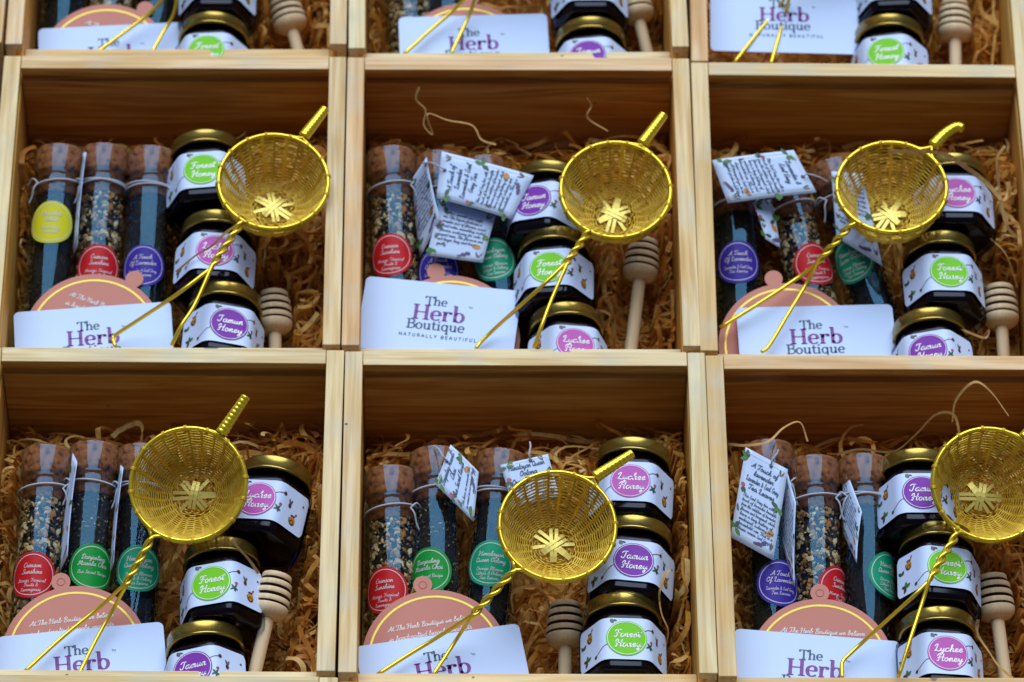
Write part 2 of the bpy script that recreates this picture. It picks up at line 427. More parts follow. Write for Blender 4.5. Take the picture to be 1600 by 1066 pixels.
SERIF = {k: (a, parse(s)) for k, a, s in [
 ('T',6.6,'3.3,0 3.3,8|.2,8 6.4,8|.2,8 .2,6.6|6.4,8 6.4,6.6|2,0 4.6,0'),
 ('H',8.4,'1.6,0 1.6,8|6.6,0 6.6,8|1.6,4 6.6,4|.3,8 2.9,8|.3,0 2.9,0|5.3,8 7.9,8|5.3,0 7.9,0'),
 ('B',6.6,'1.6,0 1.6,8|.2,8 3.6,8|3.6,8 5.4,7 5.2,5.2 3.6,4.4|1.6,4.4 3.6,4.4|3.6,4.4 5.9,3.4 5.7,1 3.6,0|.2,0 3.6,0'),
 ('h',6.2,'1.4,0 1.4,8.4|.4,8.4 1.4,8.4|.3,0 2.5,0|1.4,3.6 2.4,5 3.8,5.1 4.7,3.8 4.7,0|3.7,0 5.8,0'),
 ('e',5.4,'.9,2.7 4.5,2.7|4.5,2.7 4.2,4.4 2.7,5.2 1.1,4.2 .7,2.4 1.4,.5 2.8,-.1 4.4,.5'),
 ('r',4.8,'1.4,0 1.4,5|.4,5 1.4,5|.3,0 2.6,0|1.4,3.2 2.2,4.7 3.4,5 3.9,4.3'),
 ('b',6,'1.4,0 1.4,8.8|.3,8.8 1.4,8.8|1.4,3.8 2.8,5.1 4.6,4.4 5.2,2.4 4.4,.5 2.8,-.1 1.4,1.2'),
 ('o',5.6,'2.7,5.1 1.1,4.2 .7,2.5 1.1,.8 2.7,-.1 4.3,.8 4.7,2.5 4.3,4.2 2.7,5.1'),
 ('u',6.2,'1.4,5 1.4,1.3 2.2,.1 3.6,.2 4.6,1.6|4.6,5 4.6,0|.4,5 1.4,5|3.6,5 4.6,5|4.6,0 5.6,0'),
 ('t',4,'1.6,6.8 1.6,1 2.4,0 3.6,.5|.2,5 3.5,5'),
 ('i',3,'1.4,0 1.4,5|.4,5 1.4,5|.3,0 2.6,0|1.4,6.9 1.4,7.7'),
 ('q',6,'4.6,5 4.6,-2.8|3.6,-2.8 5.7,-2.8|4.6,3.8 3.2,5.1 1.4,4.4 .8,2.5 1.5,.5 3,-.1 4.6,1.2')]}
SANS = {k: (a, parse(s)) for k, a, s in [
 ('N',7,'1,0 1,8 6,0 6,8'), ('A',7,'.4,0 3.4,8 6.4,0|1.5,3 5.3,3'), ('T',6,'.2,8 5.8,8|3,8 3,0'), ('U',7,'1,8 1,2.4 2,.4 3.4,0 4.8,.4 5.8,2.4 5.8,8'),
 ('R',6.4,'1,0 1,8 4,8 5.4,7 5.4,5 4,4 1,4|3.4,4 5.8,0'), ('L',5.4,'1,8 1,0 5,0'), ('Y',6.4,'.4,8 3.2,4 6,8|3.2,4 3.2,0'), ('B',6.4,'1,0 1,8 4,8 5.2,7 5.2,5 4,4 1,4|4,4 5.6,3.2 5.6,1 4,0 1,0'),
 ('E',5.6,'5,8 1,8 1,0 5,0|1,4 4.6,4'), ('I',2.4,'1.2,0 1.2,8'), ('F',5.4,'5,8 1,8 1,0|1,4 4.6,4'), ('M',8,'1,0 1,8 4,2 7,8 7,0')]}

def text_strokes(s, font, slant=0, space=3, track=0):
    x = 0; out = []
    for ch in s:
        if ch == ' ': x += space; continue
        adv, st = font.get(ch, font.get('o', (4, [])))
        for q in st: out.append([(x + px + slant * py, py) for px, py in q])
        x += adv + track
    return out, x - track

def put_text(mb, s, fmap, size, font=SCRIPT, cx=0, cy=0, rot=0, slant=.22, wt=.75, thick=None, sub=3, mi=0, space=3, track=0, maxw=None, align=.5):
    """size = cap height in metres; fmap(u,v) -> 3D point; thick = heavy stroke width for the modulated serif"""
    st, wd = text_strokes(s, font, slant, space, track)
    k = size / 8
    if maxw and wd * k > maxw: kx = maxw / wd
    else: kx = k
    ca, sa = math.cos(rot), math.sin(rot)
    for q in st:
        pts = catmull([V((p[0], p[1])) for p in q], sub) if len(q) > 2 else [V(p) for p in q]
        L = []; Rr = []
        for i, p in enumerate(pts):
            a = pts[max(i - 1, 0)]; b = pts[min(i + 1, len(pts) - 1)]
            t = (b - a)
            t = t.normalized() if t.length > 1e-9 else V((1, 0))
            h = wt / 2
            if thick: h = (wt + (thick - wt) * abs(t.y) ** 1.6) / 2
            nx, ny = -t.y * h, t.x * h
            ex = ey = 0
            if i == 0: ex, ey = -t.x * wt * .3, -t.y * wt * .3
            if i == len(pts) - 1: ex, ey = t.x * wt * .3, t.y * wt * .3
            for lst, sg in ((L, 1), (Rr, -1)):
                X = (p.x + nx * sg + ex - wd * align) * kx
                Y = (p.y + ny * sg + ey - 4) * k
                lst.append(fmap(cx + X * ca - Y * sa, cy + X * sa + Y * ca))
        n = len(L)
        mb.add(L + Rr, [(n + i, n + i + 1, i + 1, i) for i in range(n - 1)], mi)

def disc(mb, fmap, cx, cy, r, rings=1, seg=32, mi=0, r0=0, ex=1.0):
    """filled disc or annulus mapped onto a surface"""
    vs = []; fs = []
    rr = [r0 + (r - r0) * i / rings for i in range(rings + 1)]
    for q in rr:
        for k in range(seg):
            th = 2 * math.pi * k / seg
            vs.append(fmap(cx + q * ex * math.cos(th), cy + q * math.sin(th)))
    for i in range(rings):
        for k in range(seg):
            l = (k + 1) % seg
            fs.append((i * seg + k, (i + 1) * seg + k, (i + 1) * seg + l, i * seg + l))
    mb.add(vs, fs, mi)

def leafshape(mb, fmap, x, y, ln, wd, ang, mi=0):
    ca, sa = math.cos(ang), math.sin(ang)
    o = [(0, 0), (.25, .42), (.55, .5), (.8, .3), (1, 0), (.8, -.3), (.55, -.5), (.25, -.42)]
    vs = [fmap(x + (a * ln) * ca - (b * wd) * sa, y + (a * ln) * sa + (b * wd) * ca) for a, b in o]
    mb.add(vs, [(0, 7, 6, 1), (1, 6, 5, 2), (2, 5, 4, 3)], mi)

def inkline(mb, fmap, pts, wdt, mi=0, sub=4):
    P2 = catmull([V(p) for p in pts], sub)
    L = []; Q = []
    for i, p in enumerate(P2):
        t = (P2[min(i + 1, len(P2) - 1)] - P2[max(i - 1, 0)]).normalized()
        L.append(fmap(p.x - t.y * wdt / 2, p.y + t.x * wdt / 2)); Q.append(fmap(p.x + t.y * wdt / 2, p.y - t.x * wdt / 2))
    n = len(L)
    mb.add(L + Q, [(n + i, n + i + 1, i + 1, i) for i in range(n - 1)], mi)

# ------------------------------------------------------------------ crates: places measured in the photograph, in metres
BW, BL, BT, BH = .200, .2145, .0098, .090
BOX = {'A1': (-.20365, .32344, .02687), 'B1': (-.00306, .32619, .03352), 'C1': (.20146, .31885, .00386),
       'A2': (-.19803, .09997, .02283), 'B2': (.00280, .10418, .02237), 'C2': (.20328, .10477, .01528),
       'A3': (-.19141, -.11698, .01580), 'B3': (.00965, -.11409, .02096), 'C3': (.20998, -.11178, .02156),
       'A4': (-.1862, -.3348, .016), 'B4': (.0152, -.3338, .021), 'C4': (.2159, -.3327, .021), 'Z1': (-.4051, .3200, .02)}
WHERE = {'A1': 'top left crate', 'B1': 'top middle crate', 'C1': 'top right crate', 'A2': 'left crate of the middle row', 'B2': 'centre crate of the middle row',
         'C2': 'right crate of the middle row', 'A3': 'bottom left crate', 'B3': 'bottom middle crate', 'C3': 'bottom right crate', 'A4': 'cut-off crate below the bottom left crate', 'B4': 'cut-off crate below the bottom middle crate', 'C4': 'cut-off crate below the bottom right crate'}
ZB, KB = -.055, .24          # the bed the goods lie on: height at the middle, slope up to the back

def bed_axes(b):
    x, y, t = BOX[b]
    u = V((math.cos(t), math.sin(t), 0)); v = V((-math.sin(t), math.cos(t), 0))
    return V((x, y, 0)), u, v

def P(px, py, b, h, k=KB, zc=None):
    """point of the photograph on the plane h above crate b's sloping bed"""
    c, u, v = bed_axes(b)
    zc = ZB if zc is None else zc
    d = (FPX * fw + (px - 800) * CR - (py - 533) * CU).normalized()
    t = (zc + h + k * ((CO - c).dot(v)) - CO.z) / (d.z - k * d.dot(v))
    return CO + d * t

KJ, ZJ = .06, -.0500        # the jars lie flatter, on a thicker pad of straw
def frame_at(o, ydir, b, k=KB, roll=0):
    c, u, v = bed_axes(b)
    n = (V((0, 0, 1)) - v * k).normalized()
    y = ydir.normalized(); x = y.cross(n).normalized(); z = x.cross(y)
    m = M.Identity(4)
    for i in range(3): m[i][0], m[i][1], m[i][2], m[i][3] = x[i], y[i], z[i], o[i]
    return m @ M.Rotation(roll, 4, 'Y')

def extrude_profile(prof, a0, a1, axis):
    """closed 2D profile run along x or y; slight rounding comes from the bevel below"""
    bm = bmesh.new()
    def mk(t): return [bm.verts.new((t, p[0], p[1]) if axis == 0 else (p[0], t, p[1])) for p in prof]
    A = mk(a0); B = mk(a1); n = len(prof)
    for i in range(n): bm.faces.new((A[i], A[(i + 1) % n], B[(i + 1) % n], B[i]))
    bm.faces.new(A[::-1]); bm.faces.new(B)
    bmesh.ops.recalc_face_normals(bm, faces=bm.faces)
    es = [e for e in bm.edges if len(e.link_faces) == 2 and e.calc_face_angle(0) > 1]
    bmesh.ops.bevel(bm, geom=es, offset=.0006, segments=2, affect='EDGES', profile=.6)
    return bm

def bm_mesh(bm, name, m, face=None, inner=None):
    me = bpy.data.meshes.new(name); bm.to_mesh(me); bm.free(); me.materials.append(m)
    if face:      # inner side of a board, deeper orange than its rim
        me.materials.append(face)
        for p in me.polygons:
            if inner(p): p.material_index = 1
    return me

def side_profile(s):
    # outer x = s*.1 ; inner x = s*(.1-BT); groove for the sliding lid on the inner face
    o, i, g = s * BW / 2, s * (BW / 2 - BT), s * (BW / 2 - BT + .0042)
    return [(o, -BH), (o, 0), (i, 0), (i, -.0058), (g, -.0058), (g, -.0125), (i, -.0125), (i, -BH)]
CR_ME = {}
for s, nme in ((-1, 'l'), (1, 'r')):
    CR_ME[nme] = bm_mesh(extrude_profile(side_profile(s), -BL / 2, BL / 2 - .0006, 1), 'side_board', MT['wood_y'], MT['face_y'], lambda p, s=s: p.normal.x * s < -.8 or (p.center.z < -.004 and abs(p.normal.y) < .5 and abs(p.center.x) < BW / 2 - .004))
yb, yi, yg = BL / 2, BL / 2 - BT, BL / 2 - BT + .0042
XI = BW / 2 - BT - .0003
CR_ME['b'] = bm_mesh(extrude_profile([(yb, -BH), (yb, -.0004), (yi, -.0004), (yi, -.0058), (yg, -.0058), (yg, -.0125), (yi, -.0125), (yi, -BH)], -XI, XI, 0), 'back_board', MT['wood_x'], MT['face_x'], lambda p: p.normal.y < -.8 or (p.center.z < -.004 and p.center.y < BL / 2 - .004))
CR_ME['f'] = bm_mesh(extrude_profile([(-yb + .0008, -BH), (-yb + .0008, -.0155), (-yi, -.0155), (-yi, -BH)], -XI, XI, 0), 'front_board', MT['wood_x'])
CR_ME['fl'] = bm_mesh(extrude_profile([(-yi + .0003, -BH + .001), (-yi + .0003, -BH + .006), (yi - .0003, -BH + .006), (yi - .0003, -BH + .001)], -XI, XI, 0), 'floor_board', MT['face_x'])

CL = {'A1': 'pine crate cut by the top left of the display, holding teas and honey', 'B1': 'pine crate in the middle of the top row, half out of view',
      'C1': 'pine crate at the top right whose white card shows nearly whole', 'A2': 'pine gift crate holding the lemon yellow stickered tea tube',
      'B2': 'pine gift crate at the centre of the display, holding scattered tea tags', 'C2': 'pine gift crate on the right with a long straw strand over its strainer',
      'A3': 'pine gift crate at the bottom left with a fully face-on strainer', 'B3': 'pine gift crate at the bottom middle with two tags behind its strainer',
      'C3': 'pine gift crate at the bottom right with a large printed lavender tag', 'A4': 'crate below the bottom left crate, only its back rim showing',
      'B4': 'crate below the bottom middle crate, only its back rim showing', 'C4': 'crate below the bottom right crate, only its back rim showing',
      'Z1': 'crate at the far left edge, only its side rim showing'}
for b, (x, y, t) in BOX.items():
    e = thing('wooden_crate', CL[b], 'crate', M.Translation((x, y, 0)) @ M.Rotation(t, 4, 'Z'), 'open pine crates set out in rows')
    for key, nme in (('l', 'side_board'), ('r', 'side_board'), ('b', 'back_board'), ('f', 'front_board'), ('fl', 'floor_board')):
        link(nme, CR_ME[key], e)

# table under the crates
mb = MB(); 
bmT = bmesh.new(); bmesh.ops.create_cube(bmT, size=1)
bmesh.ops.scale(bmT, vec=(1.3, 1.3, .03), verts=bmT.verts); bmesh.ops.translate(bmT, vec=(0, 0, -BH - .0155), verts=bmT.verts)
tb = link('ground', bm_mesh(bmT, 'table_top', MT['table'])); tb['kind'] = 'structure'

# ------------------------------------------------------------------ tea tubes
TR, TL = .0143, .150
def tea_mesh(kind):
    rnd = random.Random(kind)
    mb = MB()
    n = {'crimson': 900, 'darjeeling': 1500, 'dark': 1700}[kind]
    for _ in range(n):
        a = rnd.uniform(-1.7, 1.7); rr = rnd.uniform(.0105, .0126); y = rnd.uniform(.004, .121)
        c = V((rr * math.sin(a), y, rr * math.cos(a)))
        if kind == 'crimson':
            l = rnd.choice([.0016, .0026, .0040, .0056]); wd = l * rnd.uniform(.35, .9); th = l * .35
        elif kind == 'darjeeling':
            l = rnd.uniform(.0008, .0022); wd = l * rnd.uniform(.3, .7); th = l * .25
        else:
            l = rnd.uniform(.0014, .0034); wd = rnd.uniform(.0003, .0007); th = .0003
        q = M.Rotation(a, 3, 'Y') @ M.Rotation(rnd.uniform(0, 6.3), 3, 'Z') @ M.Rotation(rnd.uniform(-.6, .6), 3, 'X')
        # a chipped lump: six points
        pts = [(-l / 2, 0, 0), (l / 2, rnd.uniform(-.2, .2) * wd, 0), (0, wd / 2, th * .3), (rnd.uniform(-.2, .2) * l, -wd / 2, 0), (0, 0, th), (0, 0, -th)]
        vs = [c + q @ V(p) for p in pts]
        # keep inside the glass
        vs = [V((p.x, p.y, p.z)) * 1 if math.hypot(p.x, p.z) < .0128 else V((p.x * .0128 / math.hypot(p.x, p.z), p.y, p.z * .0128 / math.hypot(p.x, p.z))) for p in vs]
        mb.add(vs, [(0, 3, 4), (3, 1, 4), (1, 2, 4), (2, 0, 4), (3, 0, 5), (1, 3, 5), (2, 1, 5), (0, 2, 5)])
    return mb.mesh('tea_' + kind, LEAF[kind])
TEA_ME = {k: tea_mesh(k) for k in ('crimson', 'darjeeling', 'dark')}
mb = MB(); lathe(mb, [(0, 0), (TR * .55, .0008), (TR * .9, .004), (TR, .009), (TR, .129), (TR * .97, .1302), (TR * 1.0, .1312), (TR * 1.0, .1332), (TR * .86, .1338)], 40)
TUBE_GLASS = mb.mesh('tube_glass', MT['tube_glass'], True)
mb = MB(); lathe(mb, [(.0148, .1325), (.01485, .1345), (.0149, .1480), (.0145, .1500), (.012, .1506)], 36)
FILM_ME = mb.mesh('seal_film', MT['tube_glass'], True)
mb = MB(); lathe(mb, [(0, .1195), (.0115, .1195), (.0126, .1205), (.0128, .133), (.0140, .1336), (.0145, .136), (.0144, .1485), (.0136, .1498), (0, .150)], 36)
CORK_ME = mb.mesh('cork', MT['cork'], True)
mb = MB(); lathe(mb, [(0, .003), (.0095, .0045), (.0105, .01), (.0105, .119), (0, .1192)], 20)
CORE_ME = mb.mesh('tea_core', MT['leafcore'], True)
def string_mesh(seed, loops):
    rnd = random.Random(seed); mb = MB()
    for q in range(loops):
        tl = rnd.uniform(-.0022, .0022); y0 = .1255 - q * .0015
        pts = [V((.0151 * math.sin(a), y0 + tl * math.sin(a + q), .0151 * math.cos(a))) for a in [2 * math.pi * k / 40 for k in range(40)]]
        tube(mb, pts, .00058, 5, True)
    s = rnd.choice((-1, 1))
    tube(mb, catmull([V((s * .0105, .1245, .0112)), V((s * .0125, .121, .0118)), V((s * .0135, .116, .0098)), V((s * .0150, .112, .0085))], 4), .0005, 5)
    tube(mb, catmull([V((s * .0105, .1245, .0112)), V((s * .0142, .128, .0092)), V((s * .0172, .125, .004))], 4), .0005, 5)
    return mb.mesh('string', MT['string'], True)
STRING_ME = [string_mesh(i, 1 + i % 2) for i in range(5)]

STEXT = {'crimson': (['Crimson', 'Sunshine'], ['Mango, Tropical', 'Fruits &', 'Lemongrass']), 'darjeeling': (['Darjeeling', 'Masala Chai'], ['Our Secret Recipe']),
         'himalayan': (['Himalayan', 'Queen Oolong'], ['Orange Blossom', 'Citrus & Oolong', 'Tea Leaves']), 'lavender': (['A Touch', 'Of Lavender'], ['Lavender & Earl Grey', 'Tea Leaves']),
         'relish': (['Chocolate', 'Relish'], ['Dark Minty', 'Chocolate'])}
SR = .0136
def sticker_meshes(kind):
    def fm(r):
        return lambda u, v: V((r * math.sin(u / TR), v, r * math.cos(u / TR)))
    a = MB(); disc(a, fm(TR + .00025), 0, 0, SR, 5, 40)
    t = MB(); f2 = fm(TR + .0004)
    disc(t, f2, 0, 0, SR * .885, 1, 44, 0, SR * .855)
    big, small = STEXT[kind]
    y = .0056
    for s in big: put_text(t, s, f2, .0027, cx=0, cy=y, wt=.8, maxw=.0165); y -= .0037
    y -= .0014
    for s in small: put_text(t, s, f2, .0020, cx=0, cy=y, wt=.75, sub=2, maxw=.0165 if y > -.0065 else .0125); y -= .0027
    return a.mesh('sticker_' + kind, ST[kind], True), t.mesh('sticker_text_' + kind, MT['soft_ink'])
STICK_ME = {k: sticker_meshes(k) for k in ST}

TUBE_FOOT = {}   # footprints per crate for the straw
def tea_tube(b, kind, top, low, stk, label):
    """top: cork end, low: a lower point of the same ridge; stk: sticker centre (pixels)"""
    h = TR + .0125
    A = P(*top, b, h); B = P(*low, b, h)
    yd = (A - B).normalized()
    n = frame_at(A, yd, b)
    zax = V((n[0][2], n[1][2], n[2][2]))
    org = A - yd * TL - zax * TR
    m = frame_at(org, yd, b)
    e = thing('tea_tube', label, 'tea tube', m, 'glass tubes of loose tea')
    link('glass', TUBE_GLASS, e)
    link('cork', CORK_ME, e)
    link('seal_film', FILM_ME, e)
    core = link('packed_tea', CORE_ME, e)
    link('tea_leaves', TEA_ME[TEA[kind]], core, kind='stuff')
    link('string', STRING_ME[random.randrange(5)], e)
    # sticker: solve its place along and around the tube
    inv = m.inverted()
    best = None
    d = (FPX * fw + (stk[0] - 800) * CR - (stk[1] - 533) * CU).normalized()
    o2 = inv @ CO; d2 = inv.to_3x3() @ d
    aa = d2.x ** 2 + d2.z ** 2; bb = 2 * (o2.x * d2.x + o2.z * d2.z); cc = o2.x ** 2 + o2.z ** 2 - TR ** 2
    disc_ = bb * bb - 4 * aa * cc
    if disc_ >= 0: hit = o2 + d2 * ((-bb - math.sqrt(disc_)) / (2 * aa))
    else: hit = o2 + d2 * (-bb / (2 * aa))
    ang = math.atan2(hit.x, hit.z)
    a, t = STICK_ME[kind]
    so_ = link('sticker', a, e, M.Translation((0, hit.y, 0)) @ M.Rotation(ang, 4, 'Y'))
    link('lettering', t, so_)
    TUBE_FOOT.setdefault(b, []).append((org, org + yd * TL, .0145))

TN = {'crimson': 'red Crimson Sunshine stickered tea tube', 'darjeeling': 'green Darjeeling Masala Chai tea tube', 'himalayan': 'sea green Himalayan Queen Oolong tea tube',
      'lavender': 'indigo A Touch Of Lavender tea tube', 'relish': 'lemon yellow Chocolate Relish tea tube'}
TUBES = [('A2', 'relish', (93, 222), (72, 446), (79, 347)), ('A2', 'crimson', (161, 221), (149, 425), (154, 415)), ('A2', 'lavender', (236, 225), (226, 425), (222, 415)),
         ('B2', 'crimson', (611, 225), (619, 432), (609, 398)), ('B2', 'lavender', (687, 232), (689, 432), (684, 420)), ('B2', 'himalayan', (752, 240), (784, 450), (771, 405)),
         ('C2', 'lavender', (1152, 250), (1158, 450), (1153, 409)), ('C2', 'crimson', (1222, 258), (1272, 440), (1276, 412)), ('C2', 'himalayan', (1301, 244), (1371, 470), (1330, 408)),
         ('A3', 'crimson', (73, 692), (53, 940), (49, 898)), ('A3', 'darjeeling', (147, 686), (134, 850), (145, 886)), ('A3', 'himalayan', (221, 690), (208, 950), (217, 888)),
         ('B3', 'crimson', (610, 724), (614, 900), (600, 922)), ('B3', 'darjeeling', (681, 694), (684, 905), (668, 892)), ('B3', 'himalayan', (786, 698), (763, 930), (766, 880)),
         ('C3', 'lavender', (1203, 684), (1210, 950), (1220, 911)), ('C3', 'crimson', (1274, 708), (1282, 915), (1312, 922)), ('C3', 'himalayan', (1352, 706), (1362, 955), (1390, 900)),
         ('A1', 'lavender', (108, -190), (96, 15), (100, -40)), ('A1', 'crimson', (182, -195), (170, 15), (174, -45)), ('A1', 'himalayan', (252, -190), (243, 15), (240, -45)),
         ('B1', 'crimson', (630, -190), (641, 15), (636, -45)), ('B1', 'darjeeling', (706, -195), (700, 15), (700, -45))]
for b, k, a, c, s in TUBES:
    tea_tube(b, k, a, c, s, '%s in the %s' % (TN[k], WHERE[b]))

# ------------------------------------------------------------------ honey jars
JR, JL = .0246, .0535        # half width across corners, whole length
def hexpath(n_c=4, scale=1.0, rc=.0075, RR=JR):
    """rounded hexagon with a flat on top; returns points (x,z) starting at top centre, clockwise to +x"""
    pts = []
    for k in range(6):
        a = R(30 + 60 * k)          # corners, clockwise from the top
        cx, cz = RR * math.sin(a), RR * math.cos(a)
        dcen = (RR - rc / math.cos(R(30)))
        ox, oz = dcen * math.sin(a), dcen * math.cos(a)
        for q in range(n_c + 1):
            th = a - R(30) + R(60) * q / n_c
            pts.append(((ox + rc * math.sin(th)) * scale, (oz + rc * math.cos(th)) * scale))
    return pts
HP = hexpath()
def circ_like(r):
    return [(r * math.sin(math.atan2(x, z)), r * math.cos(math.atan2(x, z))) for x, z in HP]
def loft(mb, sections, cap0=True, cap1=True):
    n = len(sections[0][1]); vs = []; fs = []
    for y, ring in sections: vs += [(x, y, z) for x, z in ring]
    for i in range(len(sections) - 1):
        for k in range(n):
            l = (k + 1) % n
            fs.append((i * n + k, (i + 1) * n + k, (i + 1) * n + l, i * n + l))
    if cap0: fs.append(tuple(range(n)))
    if cap1: fs.append(tuple((len(sections) - 1) * n + k for k in range(n - 1, -1, -1)))
    mb.add(vs, fs)
def sc(s): return [(x * s, z * s) for x, z in HP]
def blend(r, t): return [(a[0] * (1 - t) + c[0] * t, a[1] * (1 - t) + c[1] * t) for a, c in zip(HP, circ_like(r))]
mb = MB(); loft(mb, [(0, sc(.84)), (.0008, sc(.91)), (.0026, sc(.975)), (.0052, sc(1)), (.0365, sc(1)), (.0386, blend(.0205, .15)), (.0404, blend(.0202, .5)), (.0418, circ_like(.0192)),
                     (.0432, circ_like(.0188)), (.0438, circ_like(.0194)), (.0444, circ_like(.0188)), (.0455, circ_like(.0188))], True, False)
JAR_GLASS = mb.mesh('jar_glass', MT['jar_glass'], True)
mb = MB(); loft(mb, [(.0035, sc(.80)), (.0050, sc(.90)), (.007, sc(.935)), (.0360, sc(.935)), (.0382, blend(.0190, .3)), (.0410, circ_like(.0178)), (.0470, circ_like(.0172))])
HONEY = mb.mesh('honey', MT['honey'], True)
mb = MB(); lathe(mb, [(.0190, .0442), (.0207, .0440), (.0212, .0446), (.0212, .0454), (.0206, .0458), (.0206, .0518), (.0203, .0529), (.0192, .0535), (.0165, .0535), (.0160, .0532), (0, .0532)], 56)
LID_ME = mb.mesh('lid', MT['lid'], True)
# perimeter mapping for the label
per = [(0.0, (0, HP[0][1]))]
def perim(off):
    pts = [(0, HP[0][1] + off)] + hexpath(scale=1.0, rc=.0075 + off, RR=JR + off / math.cos(R(30)))
    acc = [0]
    for i in range(1, len(pts)): acc.append(acc[-1] + math.dist(pts[i], pts[i - 1]))
    return pts, acc
def labmap(off):
    pts, acc = perim(off)
    def f(s, y):
        q = abs(s); i = 1
        while i < len(pts) - 1 and acc[i] < q: i += 1
        t = (q - acc[i - 1]) / max(acc[i] - acc[i - 1], 1e-9)
        x = pts[i - 1][0] + (pts[i][0] - pts[i - 1][0]) * t; z = pts[i - 1][1] + (pts[i][1] - pts[i - 1][1]) * t
        return V((math.copysign(x, s) if s else 0, y, z))
    return f
LY0, LY1, LYC = .0098, .0352, .0226
def label_meshes(fl):
    f0, f1, f2, f3 = labmap(.00015), labmap(.0003), labmap(.00045), labmap(.0006)
    a = MB(); n = 56; vs = []; hw = .0335
    for i in range(n + 1):
        s = -hw + 2 * hw * i / n
        edge = max(0, (abs(s) - (hw - .003)) / .003)
        ins = .003 * (1 - math.sqrt(max(0, 1 - edge * edge)))
        vs += [f0(s, LY0 + ins), f0(s, LY1 - ins)]
    a.add(vs, [(2 * i, 2 * i + 2, 2 * i + 3, 2 * i + 1) for i in range(n)])
    lab = a.mesh('label', MT['label_paper'], True)
    bd = MB(); disc(bd, f2, 0, LYC, .0107, 3, 44, 0, 0, 1.04)
    bad = bd.mesh('badge', BADGE[fl], True)
    t = MB(); disc(t, f3, 0, LYC, .0101, 1, 44, 0, .0098, 1.04)
    put_text(t, fl, f3, .0044, cx=.0002, cy=LYC + .0029, wt=.92, maxw=.0168, track=.3)
    put_text(t, 'Honey', f3, .0044, cx=.0006, cy=LYC - .0031, wt=.92, maxw=.0168, track=.3)
    let = t.mesh('lettering', MT['white_ink'])
    p = MB()   # botanical print: 0 brown, 1 green, 2 dark green, 3 amber, 4 pink, 5 grey
    inkline(p, f1, [(-.0185, LYC - .0085), (-.016, LYC - .0072), (-.0125, LYC - .0045), (-.009, LYC - .003)], .0004, 0)
    disc(p, f1, -.0188, LYC - .009, .0011, 1, 10, 0)
    inkline(p, f1, [(.009, LYC + .0045), (.0125, LYC + .0060), (.0150, LYC + .0064)], .0004, 0)
    disc(p, f1, .0158, LYC + .0066, .0012, 1, 10, 0)
    leafshape(p, f1, -.0085, LY1 - .0006, .0032, .0024, -1.0, 5); leafshape(p, f1, -.0070, LY1 - .0012, .0022, .0012, -.3, 2)
    for an in (.9, 2.2, 3.6, 5.0, 5.8): leafshape(p, f1, .0128, LYC - .0042, .0026, .0012, an, 2)
    disc(p, f1, .0141, LYC - .0012, .0010, 1, 8, 4)
    # honey pot and bee on the right panel
    for sx in (-1, 1):
        X = .0242 * sx; Y = LYC - (.0062 if sx > 0 else -.0052)
        disc(p, f1, X, Y, .0025, 1, 14, 3, 0, .9); disc(p, f1, X, Y - .0012, .0017, 1, 10, 0, .0009); inkline(p, f1, [(X - .0016, Y + .0026), (X, Y + .0029), (X + .0016, Y + .0026)], .0011, 0)
        inkline(p, f1, [(X - .0024, Y + .0010), (X - .0019, Y - .0016), (X, Y - .0027), (X + .0019, Y - .0016)], .0006, 0)
        leafshape(p, f1, X + .0012, Y + .0034, .0026, .0012, .9, 4)
        if sx > 0:
            disc(p, f1, .0205, LYC + .0014, .0015, 1, 10, 0, 0, .8); leafshape(p, f1, .0205, LYC + .0025, .0034, .0014, 1.9, 5); leafshape(p, f1, .0208, LYC + .0025, .0032, .0013, 1.2, 5)
            disc(p, f1, .0300, LYC + .0060, .0007, 1, 8, 0)
        else:
            for an in (.5, 1.6, 2.8, 4.2): leafshape(p, f1, -.0265, LYC - .0080, .0038, .0021, an, 1 if an < 2 else 0)
            for an in (.9, 2.3): leafshape(p, f1, -.0300, LYC + .0008, .0034, .0020, an, 2)
    pr = p.mesh('print', [MT['brown_ink'], MT['green_ink'], MT['dkgreen_ink'], MT['amber_ink'], MT['pinkflower_ink'], MT['grey_ink']])
    return lab, bad, let, pr
LABS = {k: label_meshes(k) for k in BADGE}
ZF = HP[0][1]
JAR_FOOT = {}
JADJ = {'Forest': 'lime Forest Honey jar', 'Jamun': 'violet Jamun Honey jar', 'Lychee': 'orchid Lychee Honey jar'}
def honey_jar(b, fl, px, yaw, roll, place, lift=0):
    c, u, v = bed_axes(b)
    h = .0185 + lift
    yd0 = (v + V((0, 0, KJ))).normalized()
    n = (V((0, 0, 1)) - v * KJ).normalized()
    rot = M.Rotation(R(yaw), 3, n)
    yd = rot @ yd0
    rl = R(roll)
    # badge centre relative to the axis after the roll
    x = yd.cross(n).normalized()
    rel = x * (ZF * math.sin(rl)) + n * (ZF * math.cos(rl))
    top = P(px[0], px[1], b, h + (ZF * math.cos(rl)), KJ, ZJ)
    org = top - rel - yd * LYC
    m = frame_at(org, yd, b, KJ, roll=rl)
    e = thing('honey_jar', '%s %s of the %s' % (JADJ[fl], place, WHERE[b]), 'honey jar', m, 'small hexagonal honey jars lying in the crates')
    link('glass', JAR_GLASS, e); link('honey', HONEY, e); link('lid', LID_ME, e)
    la, ba, le, pr = LABS[fl]
    lo = link('label', la, e)
    link('badge', ba, lo); link('lettering', le, lo); link('print', pr, lo)
    JAR_FOOT.setdefault(b, []).append((org, org + yd * JL, .022))
